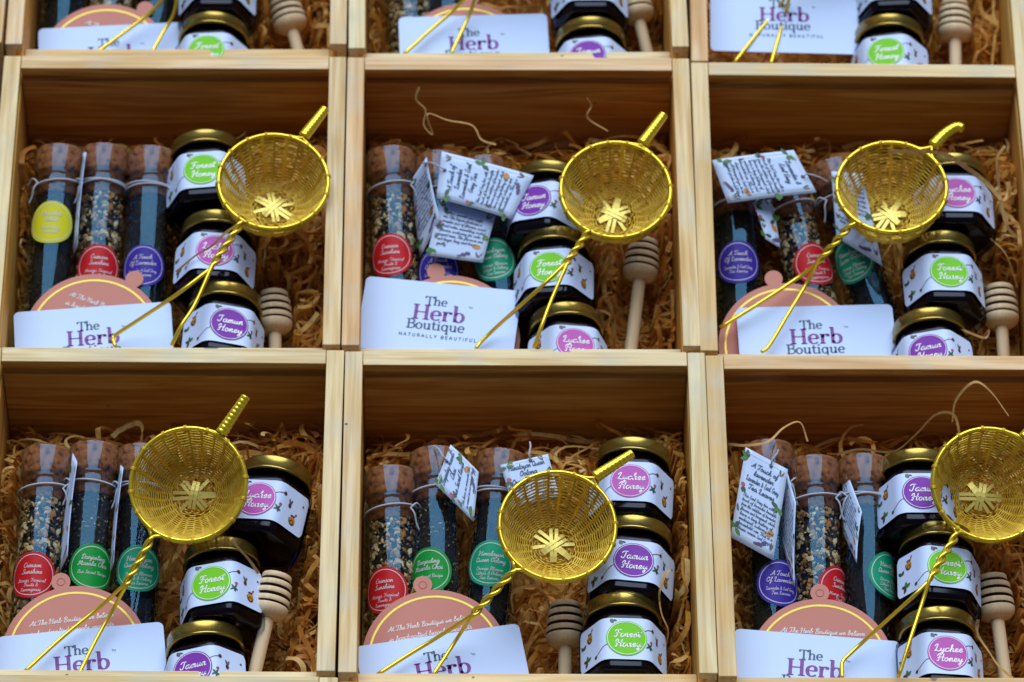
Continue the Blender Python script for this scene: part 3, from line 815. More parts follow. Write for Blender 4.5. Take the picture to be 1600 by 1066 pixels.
JARS = [('A2', 'Forest', (316, 265), 3, -4, 'at the back'), ('A2', 'Lychee', (336, 392), -2, 3, 'in the middle'), ('A2', 'Jamun', (358, 507), -3, 13, 'at the front'),
        ('B2', 'Jamun', (833, 314), -6, -22, 'at the back'), ('B2', 'Forest', (857, 418), -1, -10, 'in the middle'), ('B2', 'Lychee', (899, 538), 2, 10, 'at the front'),
        ('C2', 'Lychee', (1495, 302), 0, 0, 'at the back'), ('C2', 'Forest', (1483, 425), 2, 4, 'in the middle'), ('C2', 'Jamun', (1450, 548), 3, -14, 'at the front'),
        ('A3', 'Lychee', (401, 780), -10, -12, 'at the back'), ('A3', 'Forest', (330, 912), 3, -14, 'in the middle'), ('A3', 'Jamun', (301, 1046), 4, -18, 'at the front'),
        ('B3', 'Lychee', (985, 752), -4, -3, 'at the back'), ('B3', 'Jamun', (990, 876), -5, 2, 'in the middle'), ('B3', 'Forest', (979, 998), 0, 3, 'at the front'),
        ('C3', 'Jamun', (1441, 770), 0, 0, 'at the back'), ('C3', 'Forest', (1480, 886), -2, 8, 'in the middle'), ('C3', 'Lychee', (1481, 1021), 0, 6, 'at the front'),
        ('A1', 'Forest', (322, 78), -2, -6, 'at the front'), ('A1', 'Jamun', (338, -30), 0, 0, 'behind the front jar'), ('B1', 'Jamun', (918, 86), 0, -8, 'at the front'),
        ('B1', 'Lychee', (922, -26), 0, 0, 'behind the front jar'), ('C1', 'Forest', (1384, 82), 0, -12, 'at the front'), ('C1', 'Jamun', (1394, -28), 0, -6, 'behind the front jar')]
for b, fl, px, yw, rl, pl in JARS: honey_jar(b, fl, px, yw, rl, pl)

# ------------------------------------------------------------------ cards
def rrect(w_, h_, r, seg=6):
    pts = []
    for sx, sy, a0 in ((1, 1, 0), (-1, 1, 90), (-1, -1, 180), (1, -1, 270)):
        for k in range(seg + 1):
            a = R(a0 + 90 * k / seg)
            pts.append((sx * (w_ / 2 - r) + r * math.cos(a), sy * (h_ / 2 - r) + r * math.sin(a)))
    return pts
def slab(pts, th, name, m):
    mb = MB(); n = len(pts)
    vs = [(x, y, 0) for x, y in pts] + [(x, y, th) for x, y in pts]
    fs = [tuple(range(n - 1, -1, -1)), tuple(range(n, 2 * n))] + [(i, (i + 1) % n, n + (i + 1) % n, n + i) for i in range(n)]
    mb.add(vs, fs); return mb.mesh(name, m)
CW, CH, CT = .0895, .0505, .0005
CARD_ME = slab(rrect(CW, CH, .0034), CT, 'card', MT['paper'])
fz = lambda z: (lambda u, v: V((u, v, z)))
mb = MB(); f = fz(CT + .00012)
put_text(mb, 'The', f, .0056, SERIF, -.0026, .0122, slant=0, wt=.7, thick=1.5, sub=4)
put_text(mb, 'Boutique', f, .0062, SERIF, -.0012, -.0046, slant=0, wt=.72, thick=1.5, sub=4, maxw=.0365)
put_text(mb, 'NATURALLY BEAUTIFUL', f, .0020, SANS, .0008, -.0124, slant=0, wt=1.7, sub=3, track=3.6, space=6)
put_text(mb, 'TM', f, .0012, SANS, .0172, .0100, slant=0, wt=1.5, sub=2, track=.6)
pass
LOGO_TEAL = mb.mesh('lettering_teal', MT['teal_ink'])
mb = MB()
put_text(mb, 'Herb', f, .0098, SERIF, -.0004, .0040, slant=0, wt=.6, thick=1.65, sub=5, maxw=.0318)
disc(mb, f, .0066, .0046, .0009, 1, 12)
LOGO_PURPLE = mb.mesh('lettering_purple', MT['purple_ink'])
KC = .05
def white_card(b, tl, tr, zc=-.0352):
    c, u, v = bed_axes(b)
    for _ in range(5):     # the back edge lies on the round card, the front edge near the front board
        A = P(*tl, b, 0, KC, zc); B = P(*tr, b, 0, KC, zc)
        yk = max((A - c).dot(v), (B - c).dot(v))
        zc = ZB + (KB - KC) * yk + .0290
    x = (B - A).normalized(); n = (V((0, 0, 1)) - v * KC).normalized()
    y = n.cross(x).normalized(); n = x.cross(y)
    o = (A + B) / 2 - y * CH / 2
    m = M.Identity(4)
    for i in range(3): m[i][0], m[i][1], m[i][2], m[i][3] = x[i], y[i], n[i], o[i]
    e = thing('brand_card', 'white rounded card printed The Herb Boutique in the %s' % WHERE[b], 'card', m, 'white printed cards at the crate fronts')
    k = link('card', CARD_ME, e)
    link('lettering', LOGO_TEAL, k); link('lettering', LOGO_PURPLE, k)
    return m
CARDS = {'A1': ((60, 46), (293, 35)), 'B1': ((622, 28), (855, 22)), 'C1': ((1108, -22), (1343, -16)), 'A2': ((22, 489), (266, 472)), 'B2': ((572, 432), (816, 456)), 'C2': ((1147, 482), (1396, 476)),
         'A3': ((-5, 996), (255, 972)), 'B3': ((557, 1011), (808, 975)), 'C3': ((1150, 983), (1404, 1003))}
CARD_M = {b: white_card(b, *q) for b, q in CARDS.items()}

PR = .0395
def pink_mesh(ta):
    pts = []; tr_ = .0052; td = PR + .0034
    half = math.acos((PR ** 2 + td ** 2 - tr_ ** 2) / (2 * PR * td))
    n = 72
    for k in range(n + 1):
        a = ta + half + (2 * math.pi - 2 * half) * k / n
        pts.append((PR * math.cos(a), PR * math.sin(a)))
    a0 = math.atan2(PR * math.sin(ta - half) - td * math.sin(ta), PR * math.cos(ta - half) - td * math.cos(ta))
    a1 = math.atan2(PR * math.sin(ta + half) - td * math.sin(ta), PR * math.cos(ta + half) - td * math.cos(ta))
    while a1 < a0: a1 += 2 * math.pi
    for k in range(1, 14):
        a = a0 + (a1 - a0) * k / 14
        pts.append((td * math.cos(ta) + tr_ * math.cos(a), td * math.sin(ta) + tr_ * math.sin(a)))
    return slab(pts, .0004, 'pink_card', MT['pink'])
def pink_card(b, cpx, tabpx, textrot=0, emboss=True):
    h = .0279
    O = P(*cpx, b, h); T = P(*tabpx, b, h)
    c, u, v = bed_axes(b)
    yd = (v + V((0, 0, KB))).normalized()
    m = frame_at(O, yd, b)
    tl = m.inverted() @ T; ta = math.atan2(tl.y, tl.x)
    e = thing('round_card', 'dusty pink round card with gold ring in the %s' % WHERE[b], 'card', m, 'round pink cards behind the white cards')
    k = link('card', pink_mesh(ta), e)
    mb = MB(); disc(mb, fz(.00052), 0, 0, PR * .915, 1, 96, 0, PR * .885); link('gold_ring', mb.mesh('ring', MT['gold_print']), k)
    mb = MB(); ff = fz(.0006)
    y = .0205
    for s in ('At The Herb Boutique we believe', 'in handcrafted bespoke products.', 'We pick only natural ingredients', 'blended by hand'):
        put_text(mb, s, ff, .0029, cx=-math.sin(R(textrot)) * y, cy=math.cos(R(textrot)) * y, rot=R(textrot), wt=.85, sub=2, maxw=.054); y -= .0058
    link('lettering', mb.mesh('lettering', MT['white_ink']), k)
    if emboss:
        mb = MB(); td = PR + .0034; tor = [V((td * math.cos(ta) + .0021 * math.cos(a), td * math.sin(ta) + .0021 * math.sin(a), .0004)) for a in [2 * math.pi * q / 20 for q in range(20)]]
        tube(mb, tor, .0003, 4, True); link('punched_eyelet', mb.mesh('eyelet', MT['pink_edge'], True), k)
for a in [('A2', (145, 527), (214, 431), -21), ('B2', (704, 529), (681, 424), 4), ('C2', (1231, 541), (1210, 442), 8), ('A3', (117, 1023), (96, 914), 8), ('B3', (680, 1029), (663, 929), 10),
          ('C3', (1284, 1043), (1281, 931), -3), ('A1', (165, 98), (232, 8), -24), ('B1', (728, 96), (735, 0), 4)]: pink_card(*a, emboss=a[0] in ('A3', 'B3', 'C3'))

# ------------------------------------------------------------------ strainers
RG, DP = .0312, .030
def bowl_r(t):
    """t 0 = rim .. 1 = centre of the base: radius and depth"""
    if t < .80:
        q = t / .80
        return RG * (1 - .60 * q ** 1.25), -DP * math.sin(q * math.pi / 2) ** .92
    q = (t - .80) / .20
    return RG * .40 * (1 - q), -DP - .0008 * math.sin(q * math.pi / 2)
NS = 26
def dent(x, y, z, sd):
    """slightly out of round, as hand woven: three different shapes"""
    a = math.atan2(y, x); k = min(1, -z / .02) if z < 0 else 0
    d = 1 + k * (.020 * math.sin(2 * a + sd * 2.1) + .014 * math.sin(3 * a + sd * 4.4) + .008 * math.sin(5 * a + sd))
    return V((x * d, y * d, z * (1 + k * .02 * math.sin(a + sd * 1.7))))
def weave_mesh(sd):
    mb = MB(); rows = 44
    rnd = random.Random(sd)
    for j in range(rows):
        t = .02 + .93 * (j + rnd.uniform(-.15, .15)) / (rows - 1)
        r, z = bowl_r(t)
        n = NS * 3 if t < .8 else NS * 2
        pts = []
        for k in range(n):
            a = 2 * math.pi * k / n
            o = .00042 * math.cos(NS * a / 2 + (math.pi if j % 2 else 0))
            pts.append(dent((r + o) * math.cos(a), (r + o) * math.sin(a), z + (o if t > .8 else 0) + rnd.uniform(-.00008, .00008), sd))
        tube(mb, pts, .00047 if t < .8 else .00050, 4, True)
    return mb.mesh('woven_wire', MT['weave'], True)
def spoke_mesh(sd):
    mb = MB()
    for s in range(NS):
        a = 2 * math.pi * (s + .5) / NS
        ca, sa = math.cos(a), math.sin(a)
        L = []; Q = []; n = 12
        for i in range(n + 1):
            t = .0 + .80 * i / n
            r, z = bowl_r(t); w2 = .0009 if s % 2 else .0006
            z -= .0002; w2 *= 1 - .45 * t
            r -= .0007 if s % 2 else 0      # every other rib lies inside the weave
            L.append(dent(r * ca - w2 * sa, r * sa + w2 * ca, z, sd)); Q.append(dent(r * ca + w2 * sa, r * sa - w2 * ca, z, sd))
        mb.add(L + Q, [(i, i + 1, n + 2 + i, n + 1 + i) for i in range(n)])
    return mb.mesh('ribs', MT['weave'])
WEAVES = [weave_mesh(q) for q in range(3)]
RIBSV = [spoke_mesh(q) for q in range(3)]
def strip_mesh(ln):
    """a flat split strip, a little bowed, ends pressed down"""
    mb = MB(); n = 6; vs = []
    for i in range(n + 1):
        x = ln * (i / n - .5); z = .0011 * (1 - (2 * i / n - 1) ** 2)
        for dy, dz in ((-.00095, 0), (.00095, 0), (.00095, .00035), (-.00095, .00035)): vs.append((x, dy, z + dz))
    fs = [(0, 1, 2, 3)[::-1], tuple(4 * n + k for k in range(4))]
    for i in range(n):
        for k in range(4):
            l = (k + 1) % 4
            fs.append((4 * i + k, 4 * i + l, 4 * i + 4 + l, 4 * i + 4 + k))
    mb.add(vs, fs); return mb.mesh('base_strip', MT['strip'])
STRIPS = [strip_mesh(.0155), strip_mesh(.0195), strip_mesh(.0235)]
def rim_mesh():
    mb = MB(); n = 96
    tube(mb, [V((RG * math.cos(2 * math.pi * k / n), RG * math.sin(2 * math.pi * k / n), .0004)) for k in range(n)], .00118, 8, True)
    tube(mb, [V(((RG + .0006) * math.cos(2 * math.pi * k / n), (RG + .0006) * math.sin(2 * math.pi * k / n), -.0014)) for k in range(n)], .0008, 6, True)
    return mb.mesh('rim_wire', MT['wire'], True)
RIM = rim_mesh()
def wrap_mesh():
    mb = MB()
    for k in range(3):
        pts = [V((.00165 * math.cos(a), (k - 1) * .00055, -.0005 + .0022 * math.sin(a))) for a in [2 * math.pi * q / 12 for q in range(12)]]
        tube(mb, pts, .00032, 4, True)
    return mb.mesh('binding', MT['weave'], True)
WRAP = wrap_mesh()

STR_N = [0]
def strainer(b, cpx, tilt, side, spin, hook, joint, twist_end, lw, rw, label, zt=-.012, z0=.008, kw=0.0):
    """bowl faces the camera by tilt degrees; hook, joint and the wires are followed from the photograph"""
    c, u, v = bed_axes(b)
    O = P(*cpx, b, 0, 0, z0)
    m3 = M.Rotation(R(tilt), 3, u) @ M.Rotation(R(side), 3, v)
    m = M.Translation(O) @ m3.to_4x4() @ M.Rotation(BOX[b][2], 4, 'Z')
    e = thing('tea_strainer', label, 'tea strainer', m, 'brass wire tea strainers lying across the crates')
    inv = m.inverted()
    sp = M.Rotation(R(spin), 4, 'Z')
    vi = STR_N[0] % 3; STR_N[0] += 1
    link('woven_wire', WEAVES[vi], e, sp); link('rib', RIBSV[vi], e, sp, kind='stuff'); link('rim', RIM, e)
    rnd = random.Random(label)
    base = rnd.uniform(0, 180)
    lays = [(0, base, .00115), (0, base, -.00115), (1, base + 52, .0012), (1, base + 52, -.0012), (2, base + 104, .0012), (2, base + 104, -.0012), (2, base + 148, 0)]
    for q, (si, an, of) in enumerate(lays):
        zz = -DP + .0002 + .00042 * (3 - q // 2)
        link('base_strip', STRIPS[si], e, M.Rotation(R(an), 4, 'Z') @ M.Translation((0, of, zz)) @ M.Rotation(R(rnd.uniform(-4, 4)), 4, 'Z'))
    for k in range(16):
        a = 2 * math.pi * (k + .3) / 16 + rnd.uniform(-.05, .05)
        link('binding', WRAP, e, M.Rotation(a, 4, 'Z') @ M.Translation((RG, 0, 0)))
    # plane of the ring for hook
    def ring_pt(px, lift=0):
        d = (FPX * fw + (px[0] - 800) * CR - (px[1] - 533) * CU).normalized()
        o2 = inv @ CO; d2 = inv.to_3x3() @ d
        t = (lift - o2.z) / d2.z
        return o2 + d2 * t
    hp = [ring_pt(p, .001 + .0008 * i) for i, p in enumerate(hook)]
    d0 = (hp[1] - hp[0]).normalized()
    hk = catmull(hp, 10) if len(hp) > 2 else [hp[0].lerp(hp[1], i / 14) for i in range(15)]
    mb = MB()
    # two rim wires drawn into the grip, then the wrapped grip
    an = math.atan2(hk[0].y, hk[0].x)
    for s in (-1, 1):
        a = an + s * .30; a2 = an + s * .13
        tube(mb, catmull([V((RG * math.cos(a), RG * math.sin(a), .0004)), V((RG * 1.02 * math.cos(a2), RG * 1.02 * math.sin(a2), .0006)), hk[0] + d0 * .0006 + V((0, 0, 0)), hk[1]], 5), .00105, 6)
    n = 60; L = []
    for i in range(n + 1):
        q = i / n * (len(hk) - 1); j = min(int(q), len(hk) - 2)
        L.append(hk[j].lerp(hk[j + 1], q - j))
    L = [p + d0 * .0012 for p in L]
    rad = [.0034 + .00018 * abs(math.sin(i * math.pi / 6)) - .0009 * (i / n) for i in range(n + 1)]
    rad[0] *= .5; rad[-1] *= .55
    tube(mb, L, rad, 12)
    link('grip', mb.mesh('grip', MT['wire'], True), e)
    # handle: two wires twisted together, then spread over the card
    J = ring_pt(joint)
    T = inv @ P(*twist_end, b, 0, kw, zt)
    ax = T - J; ln = ax.length; axn = ax.normalized(); s1 = axn.orthogonal().normalized(); s2 = axn.cross(s1)
    turns = max(2.0, ln / .0165)
    wl = [inv @ P(*p, b, 0, 0, z) for p, z in lw]
    wr = [inv @ P(*p, b, 0, 0, z) for p, z in rw]
    for ph, tail, nm in ((0, wl, 'handle_wire'), (math.pi, wr, 'handle_wire')):
        pts = []
        aj = math.atan2(J.y, J.x) + (.16 if ph else -.16)
        pts.append(V((RG * math.cos(aj), RG * math.sin(aj), .0004)))
        N = 40
        for i in range(N + 1):
            t = i / N; th = ph + turns * math.pi * 2 * t
            rr = .00135 * (1 if .03 < t < .97 else .7)
            pts.append(J.lerp(T, t) + s1 * (rr * math.cos(th)) + s2 * (rr * math.sin(th)))
        pts += catmull([pts[-1]] + tail, 6)[2:]
        mb = MB(); tube(mb, pts, .00112, 8); link(nm, mb.mesh('handle_wire', MT['wire'], True), e)

zw = -.0315
STR = [('A2', (427, 284), 9, 2, 0, [(472, 217), (507, 172)], (379, 346), (332, 416), [((290, 450), -.001), ((262, 470), -.008), ((215, 501), -.024), ((180, 524), zw), ((177, 532), zw), ((180, 541), zw)], [((305, 475), -.002), ((284, 508), -.004), ((268, 540), -.010)], 'brass tea strainer touching the right wall of the left middle-row crate', .003),
       ('B2', (962, 297), 10, 0, 5, [(1001, 228), (1036, 181)], (922, 360), (884, 413), [((850, 444), -.001), ((815, 476), -.010), ((778, 509), -.026), ((752, 534), zw), ((744, 544), zw)], [((862, 468), -.002), ((848, 505), -.004), ((834, 544), -.010)], 'brass tea strainer above the honey dipper in the centre crate', .003),
       ('C2', (1393, 293), 5, -2, 11, [(1455, 231), (1474, 212), (1492, 201), (1503, 203)], (1336, 344), (1282, 405), [((1250, 432), -.024), ((1180, 478), -.028), ((1125, 512), zw)], [((1262, 440), -.024), ((1232, 490), -.028), ((1202, 540), zw), ((1190, 550), zw)], 'brass tea strainer with a curved grip and a straw strand across its bowl'),
       ('A3', (294, 757), 24, -3, 2, [(343, 681), (383, 622)], (239, 838), (196, 914), [((160, 945), -.026), ((95, 998), zw), ((36, 1052), zw)], [((178, 950), -.026), ((150, 1000), zw), ((122, 1056), zw)], 'brass tea strainer facing fully outward in the bottom left crate'),
       ('B3', (871, 822), 14, 3, 8, [(926, 748), (986, 710)], (806, 889), (738, 962), [((690, 992), -.026), ((640, 1022), zw), ((590, 1054), zw)], [((722, 986), -.026), ((700, 1020), zw), ((676, 1056), zw)], 'brass tea strainer over the dipper in the bottom middle crate'),
       ('C3', (1547, 757), 22, 4, 4, [(1597, 688), (1640, 636)], (1497, 832), (1455, 902), [((1425, 934), -.002), ((1392, 964), -.014), ((1352, 1000), -.028), ((1328, 1022), zw), ((1316, 1036), zw), ((1316, 1060), zw)], [((1440, 945), -.002), ((1422, 1000), -.004), ((1404, 1058), -.010)], 'brass tea strainer cut by the right edge in the bottom right crate', .003),
       ('A1', (372, -165), 10, 0, 3, [(415, -235), (450, -280)], (325, -100), (278, -30), [((240, 15), -.026), ((195, 50), zw), ((146, 86), zw)], [((272, 20), -.026), ((254, 52), zw), ((234, 88), zw)], 'brass tea strainer of the top left crate, only its handle wires in view'),
       ('B1', (845, -160), 10, 0, 6, [(888, -230), (922, -275)], (795, -98), (748, -32), [((715, 10), -.026), ((675, 45), zw), ((630, 86), zw)], [((738, 12), -.026), ((722, 48), zw), ((704, 86), zw)], 'brass tea strainer of the top middle crate, only its handle wires in view'),
       ('C1', (1325, -165), 10, 0, 9, [(1368, -235), (1402, -280)], (1275, -100), (1236, -22), [((1218, 10), zw), ((1185, 50), zw), ((1146, 100), zw)], [((1228, 20), zw), ((1216, 60), zw), ((1204, 102), zw)], 'brass tea strainer of the top right crate, handle wires over its card')]
for s in STR: strainer(*s)

# ------------------------------------------------------------------ honey dippers
prof = [(0, .0268), (.0036, .0266), (.0062, .0258)]
y = .0258
for i, r in enumerate((.0082, .0094, .0100, .0103)):
    prof += [(r - .0002, y - .0006), (r, y - .0014), (r + .0001, y - .0029), (r - .0002, y - .0035), (.0060, y - .0037), (.0060, y - .0046)]
    y -= .0048
prof += [(.0102, y), (.0104, y - .0010), (.0098, y - .0034), (.0082, y - .0052), (.0058, y - .0062), (.0037, y - .0066), (.0037, -.062), (.0030, -.064), (0, -.0645)]
mb = MB(); lathe(mb, prof[::-1], 32)
DIP = mb.mesh('dipper', MT['dipper'])
DIP.polygons.foreach_set('use_smooth', [True] * len(DIP.polygons))
DIP_FOOT = {}
def split_dipper():
    hb = MB(); lathe(hb, [p for p in prof if p[1] >= y - .0066][::-1], 36, dark=lambda p, q: min(p[0], q[0]) < .0061 and max(p[1], q[1]) > y - .001 and max(p[1], q[1]) < .0250)
    sb = MB(); lathe(sb, [(0, -.0795), (.0030, -.079), (.0037, -.077), (.0037, y - .0060)], 20)
    a = hb.mesh('dipper_head', [MT['dipper'], MT['groove_brown']]); c = sb.mesh('dipper_stick', MT['dipper'], True)
    for p in a.polygons: p.use_smooth = True
    try: a.set_sharp_from_angle(angle=R(40))
    except Exception: pass
    return a, c
DHEAD, DSTICK = split_dipper()
def dipper(b, head, end, label, h=.0125):
    A = P(*head, b, h); B = P(*end, b, h)
    yd = (A - B).normalized()
    m = frame_at(A - yd * .0268, yd, b)
    e = thing('honey_dipper', label, 'honey dipper', m, 'wooden honey dippers on the straw')
    link('grooved_head', DHEAD, e); link('stick', DSTICK, e)
    DIP_FOOT.setdefault(b, []).append((A - yd * .1, A, .009))
for a in [('A2', (428, 455), (430, 545), 'wooden honey dipper in the left crate of the middle row'), ('B2', (1007, 374), (986, 545), 'wooden honey dipper lying apart from the jars in the centre crate'),
          ('C2', (1561, 446), (1568, 556), 'wooden honey dipper beside loose straw strands in the right middle-row crate'), ('A3', (434, 896), (398, 1052), 'wooden honey dipper leaning over the jars in the bottom left crate', .034),
          ('B3', (883, 940), (883, 1056), 'wooden honey dipper between the strainer and jars, bottom middle crate'), ('C3', (1549, 898), (1571, 1062), 'wooden honey dipper in the bottom right crate, under the strainer bowl'),
          ('A1', (440, -10), (468, 88), 'wooden honey dipper in the top left crate'), ('B1', (984, -26), (1012, 86), 'wooden honey dipper in the top middle crate'),
          ('C1', (1491, 2), (1493, 102), 'wooden honey dipper in the top right crate')]: dipper(*a)

# ------------------------------------------------------------------ paper tags
LOR = ['This Earl Grey tea with a', 'touch of lavender benefits', 'from the addition of lavender', 'flowers and bergamot, which', 'have a long history of', 'medicinal, culinary and', 'household use. This is a', 'classic version Earl Grey &', 'will transport you to an', 'English garden in full bloom', 'and hard to resist.']
LOR2 = ['Mellow, smooth and caffe', 'ine. The liquor features a', 'complex mix of flowers, sweet', 'floral notes, resembling orchid', 'flowers, nurturing for calm', 'expert ease. The flavours are', 'not linger long and have', 'gently.', '', 'Best before 24 months from the', 'date of manufacture.']
LOR3 = ['We have an aromatic tea', 'as varied as our regional tea', 'estates. Darjeeling black tea', 'Masala Chai has a mix of', 'cardamom, clove and pepper', 'for the perfect winter cup', 'served with milk.']
def paper_tag(b, q, hs, label, title, body, tsize=.0030, bsize=.0019, curl=.0007, hole=True):
    """q: four corners in the photograph (top left, top right, bottom right, bottom left as printed), hs their heights above the bed"""
    p = [P(x, y, b, h) for (x, y), h in zip(q, hs)]
    O = (p[0] + p[1] + p[2] + p[3]) / 4
    x = ((p[1] - p[0]) + (p[2] - p[3])).normalized(); y0 = ((p[0] - p[3]) + (p[1] - p[2])); n = x.cross(y0).normalized(); y = n.cross(x)
    m = M.Identity(4)
    for i in range(3): m[i][0], m[i][1], m[i][2], m[i][3] = x[i], y[i], n[i], O[i]
    inv = m.inverted(); l = [inv @ a for a in p]
    W_ = ((l[1] - l[0]).length + (l[2] - l[3]).length) / 2; H_ = ((l[0] - l[3]).length + (l[1] - l[2]).length) / 2
    def fm(off):
        def f(u, v):
            s = u / W_ + .5; t = v / H_ + .5
            a = l[3].lerp(l[2], s); c = l[0].lerp(l[1], s)
            k = a.lerp(c, t)
            return V((k.x, k.y, k.z + off + curl * (1 - (2 * t - 1) ** 2)))
        return f
    e = thing('paper_tag', label, 'paper tag', m, 'printed paper tags tied to the tea tubes')
    mb = MB(); nx, ny = 6, 10
    for off, flip in ((0, 1), (.00035, 0)):
        f = fm(off)
        vs = [f(W_ * (i / nx - .5), H_ * (j / ny - .5)) for j in range(ny + 1) for i in range(nx + 1)]
        fs = [(j * (nx + 1) + i, j * (nx + 1) + i + 1, (j + 1) * (nx + 1) + i + 1, (j + 1) * (nx + 1) + i) for j in range(ny) for i in range(nx)]
        mb.add(vs, [g[::-1] for g in fs] if flip else fs)
    nn = (nx + 1) * (ny + 1)
    ring = [i for i in range(nx + 1)] + [j * (nx + 1) + nx for j in range(1, ny + 1)] + [ny * (nx + 1) + i for i in range(nx - 1, -1, -1)] + [j * (nx + 1) for j in range(ny - 1, 0, -1)]
    mb.f += [(ring[i], ring[(i + 1) % len(ring)], nn + ring[(i + 1) % len(ring)], nn + ring[i]) for i in range(len(ring))]; mb.mi += [0] * len(ring)
    pap = link('paper', mb.mesh('paper', MT['tag_paper'], True), e)
    ff = fm(.0006); t = MB()
    yy = H_ / 2 - H_ * .14
    for s in title:
        put_text(t, s, ff, tsize, cx=0, cy=yy, wt=1.15, sub=2, maxw=W_ * .76); yy -= tsize * 1.45
    yy -= tsize * .5
    for s in body:
        if yy < -H_ / 2 + H_ * .12: break
        if s: put_text(t, s, ff, bsize, cx=-W_ * .39, cy=yy, wt=1.15, sub=1, maxw=W_ * .8, align=0)
        yy -= bsize * 1.45
    link('lettering', t.mesh('lettering', MT['teal_ink']), pap)
    g = MB(); fg = fm(.0005); rnd = random.Random(label)
    a, c = W_ * .44, H_ * .45
    for s0, s1 in (((-a, -c), (a, -c)), ((a, -c), (a, c)), ((a, c), (-a, c)), ((-a, c), (-a, -c))): inkline(g, fg, [s0, ((s0[0] + s1[0]) / 2, (s0[1] + s1[1]) / 2), s1], .00028, 5)
    for (x_, y_), kd in zip(((-.40, .40), (-.42, .1), (-.43, -.38), (.42, .05), (.41, -.22), (.05, -.44), (.40, -.42), (.38, .38), (-.42, -.2)), (1, 4, 1, 1, 0, 3, 2, 2, 2)):
        X, Y = x_ * W_, y_ * H_
        if kd == 1:
            for _ in range(3): leafshape(g, fg, X, Y, rnd.uniform(.0040, .0056), .0026, rnd.uniform(0, 6.28), 1 if _ else 2)
        elif kd == 4:
            disc(g, fg, X, Y, .0014, 1, 8, 4)
            for _ in range(2): leafshape(g, fg, X, Y - .001, .0036, .0022, rnd.uniform(3.5, 5.8), 2)
        elif kd == 0: leafshape(g, fg, X, Y, .0060, .0034, rnd.uniform(2, 4), 0)
        elif kd == 3:
            for _ in range(6): disc(g, fg, X + _ * .0011, Y + _ * .0005 + rnd.uniform(-.0005, .0005), .0012, 1, 7, 3)
        else:
            for _ in range(3): leafshape(g, fg, X + rnd.uniform(-.001, .001), Y, .0042, .0010, rnd.uniform(1, 2.2), 6)
    link('print', g.mesh('print', [MT['amber_ink'], MT['green_ink'], MT['dkgreen_ink'], MT['lilac_ink'], MT['pinkflower_ink'], MT['tagline_ink'], MT['grey_ink']]), pap)
    if hole:
        mb = MB(); f = fm(.0009); hx, hy = W_ * .12, H_ * .44
        disc(mb, fm(.0007), hx, hy, .0011, 1, 10, 1)
        tube(mb, catmull([f(hx, hy), f(hx, hy + .003) + V((0, 0, .002)), f(hx + .002, hy + .008) + V((0, 0, .001)), f(hx + .003, hy + .013) - V((0, 0, .004))], 5), .0005, 5)
        link('string', mb.mesh('string', [MT['string'], MT['navy_ink']]), pap)
H2 = .034
TAGS = [('C3', ((1165, 699), (1231, 734), (1208, 876), (1141, 839)), (.036, .034, .032, .034), 'white printed lavender tea tag at the left wall of the bottom right crate', ['A Touch of', 'lavender', 'Lavender & Earl Grey', 'Tea Leaves'], LOR),
        ('C3', ((1231, 740), (1244, 786), (1242, 917), (1221, 845)), (.026, .034, .034, .020), 'narrow folded tag edge between the indigo and red tubes, bottom right crate', [], LOR),
        ('C3', ((1319, 726), (1347, 800), (1339, 880), (1318, 834)), (.018, .034, .034, .018), 'folded tag standing between the red and sea green tubes, bottom right crate', [], LOR2),
        ('B3', ((680, 757), (704, 695), (748, 738), (740, 816)), (H2,) * 4, 'white Darjeeling tag turned on edge between two tubes, bottom middle crate', ['Darjeeling Masala', 'Chai', 'Our Secret Recipe'], LOR3),
        ('B3', ((782, 727), (856, 710), (874, 776), (801, 792)), (H2,) * 4, 'white Himalayan Queen Oolong tag tucked behind the bottom middle strainer', ['Himalayan Queen', 'Oolong', 'Orange Blossom', 'Citrus & Oolong'], LOR2),
        ('B2', ((682, 310), (690, 237), (834, 275), (799, 343)), (.040,) * 4, 'uppermost white tag with sideways print in the centre crate', ['A Touch of', 'Lavender', 'Lavender & Earl', 'Grey Tea'], LOR),
        ('B2', ((689, 312), (774, 338), (754, 411), (667, 399)), (.033,) * 4, 'lower white tag above the indigo sticker in the centre crate', [], LOR2),
        ('B2', ((645, 279), (667, 246), (688, 342), (657, 402)), (.020, .038, .038, .020), 'steeply folded tag beside the red stickered tube, centre crate', [], LOR),
        ('C2', ((1240, 235), (1276, 301), (1137, 318), (1112, 251)), (.040,) * 4, 'white tag with sideways print at the back of the right middle-row crate', ['Lavender &', 'Earl Grey'], LOR),
        ('C2', ((1176, 317), (1204, 312), (1219, 388), (1196, 374)), (.033, .028, .028, .033), 'small half hidden tag beneath the sideways tag, right middle-row crate', [], []),
        ('C2', ((1299, 268), (1347, 272), (1379, 416), (1307, 371)), (.030, .034, .034, .030), 'white tag hanging under the strainer in the right middle-row crate', [], LOR2),
        ('A3', ((114, 708), (121, 722), (106, 868), (93, 896)), (.020, .034, .034, .020), 'tag seen edge-on between the red and green tubes, bottom left crate', [], []),
        ('A3', ((189, 727), (193, 731), (178, 880), (172, 896)), (.022, .034, .034, .022), 'tag seen edge-on between the green and sea green tubes, bottom left crate', [], []),
        ('A2', ((131, 239), (135, 238), (121, 385), (115, 398)), (.022, .034, .034, .022), 'tag seen edge-on beside the lemon yellow tube', [], [])]
for t in TAGS: paper_tag(*t, hole=bool(t[4]))

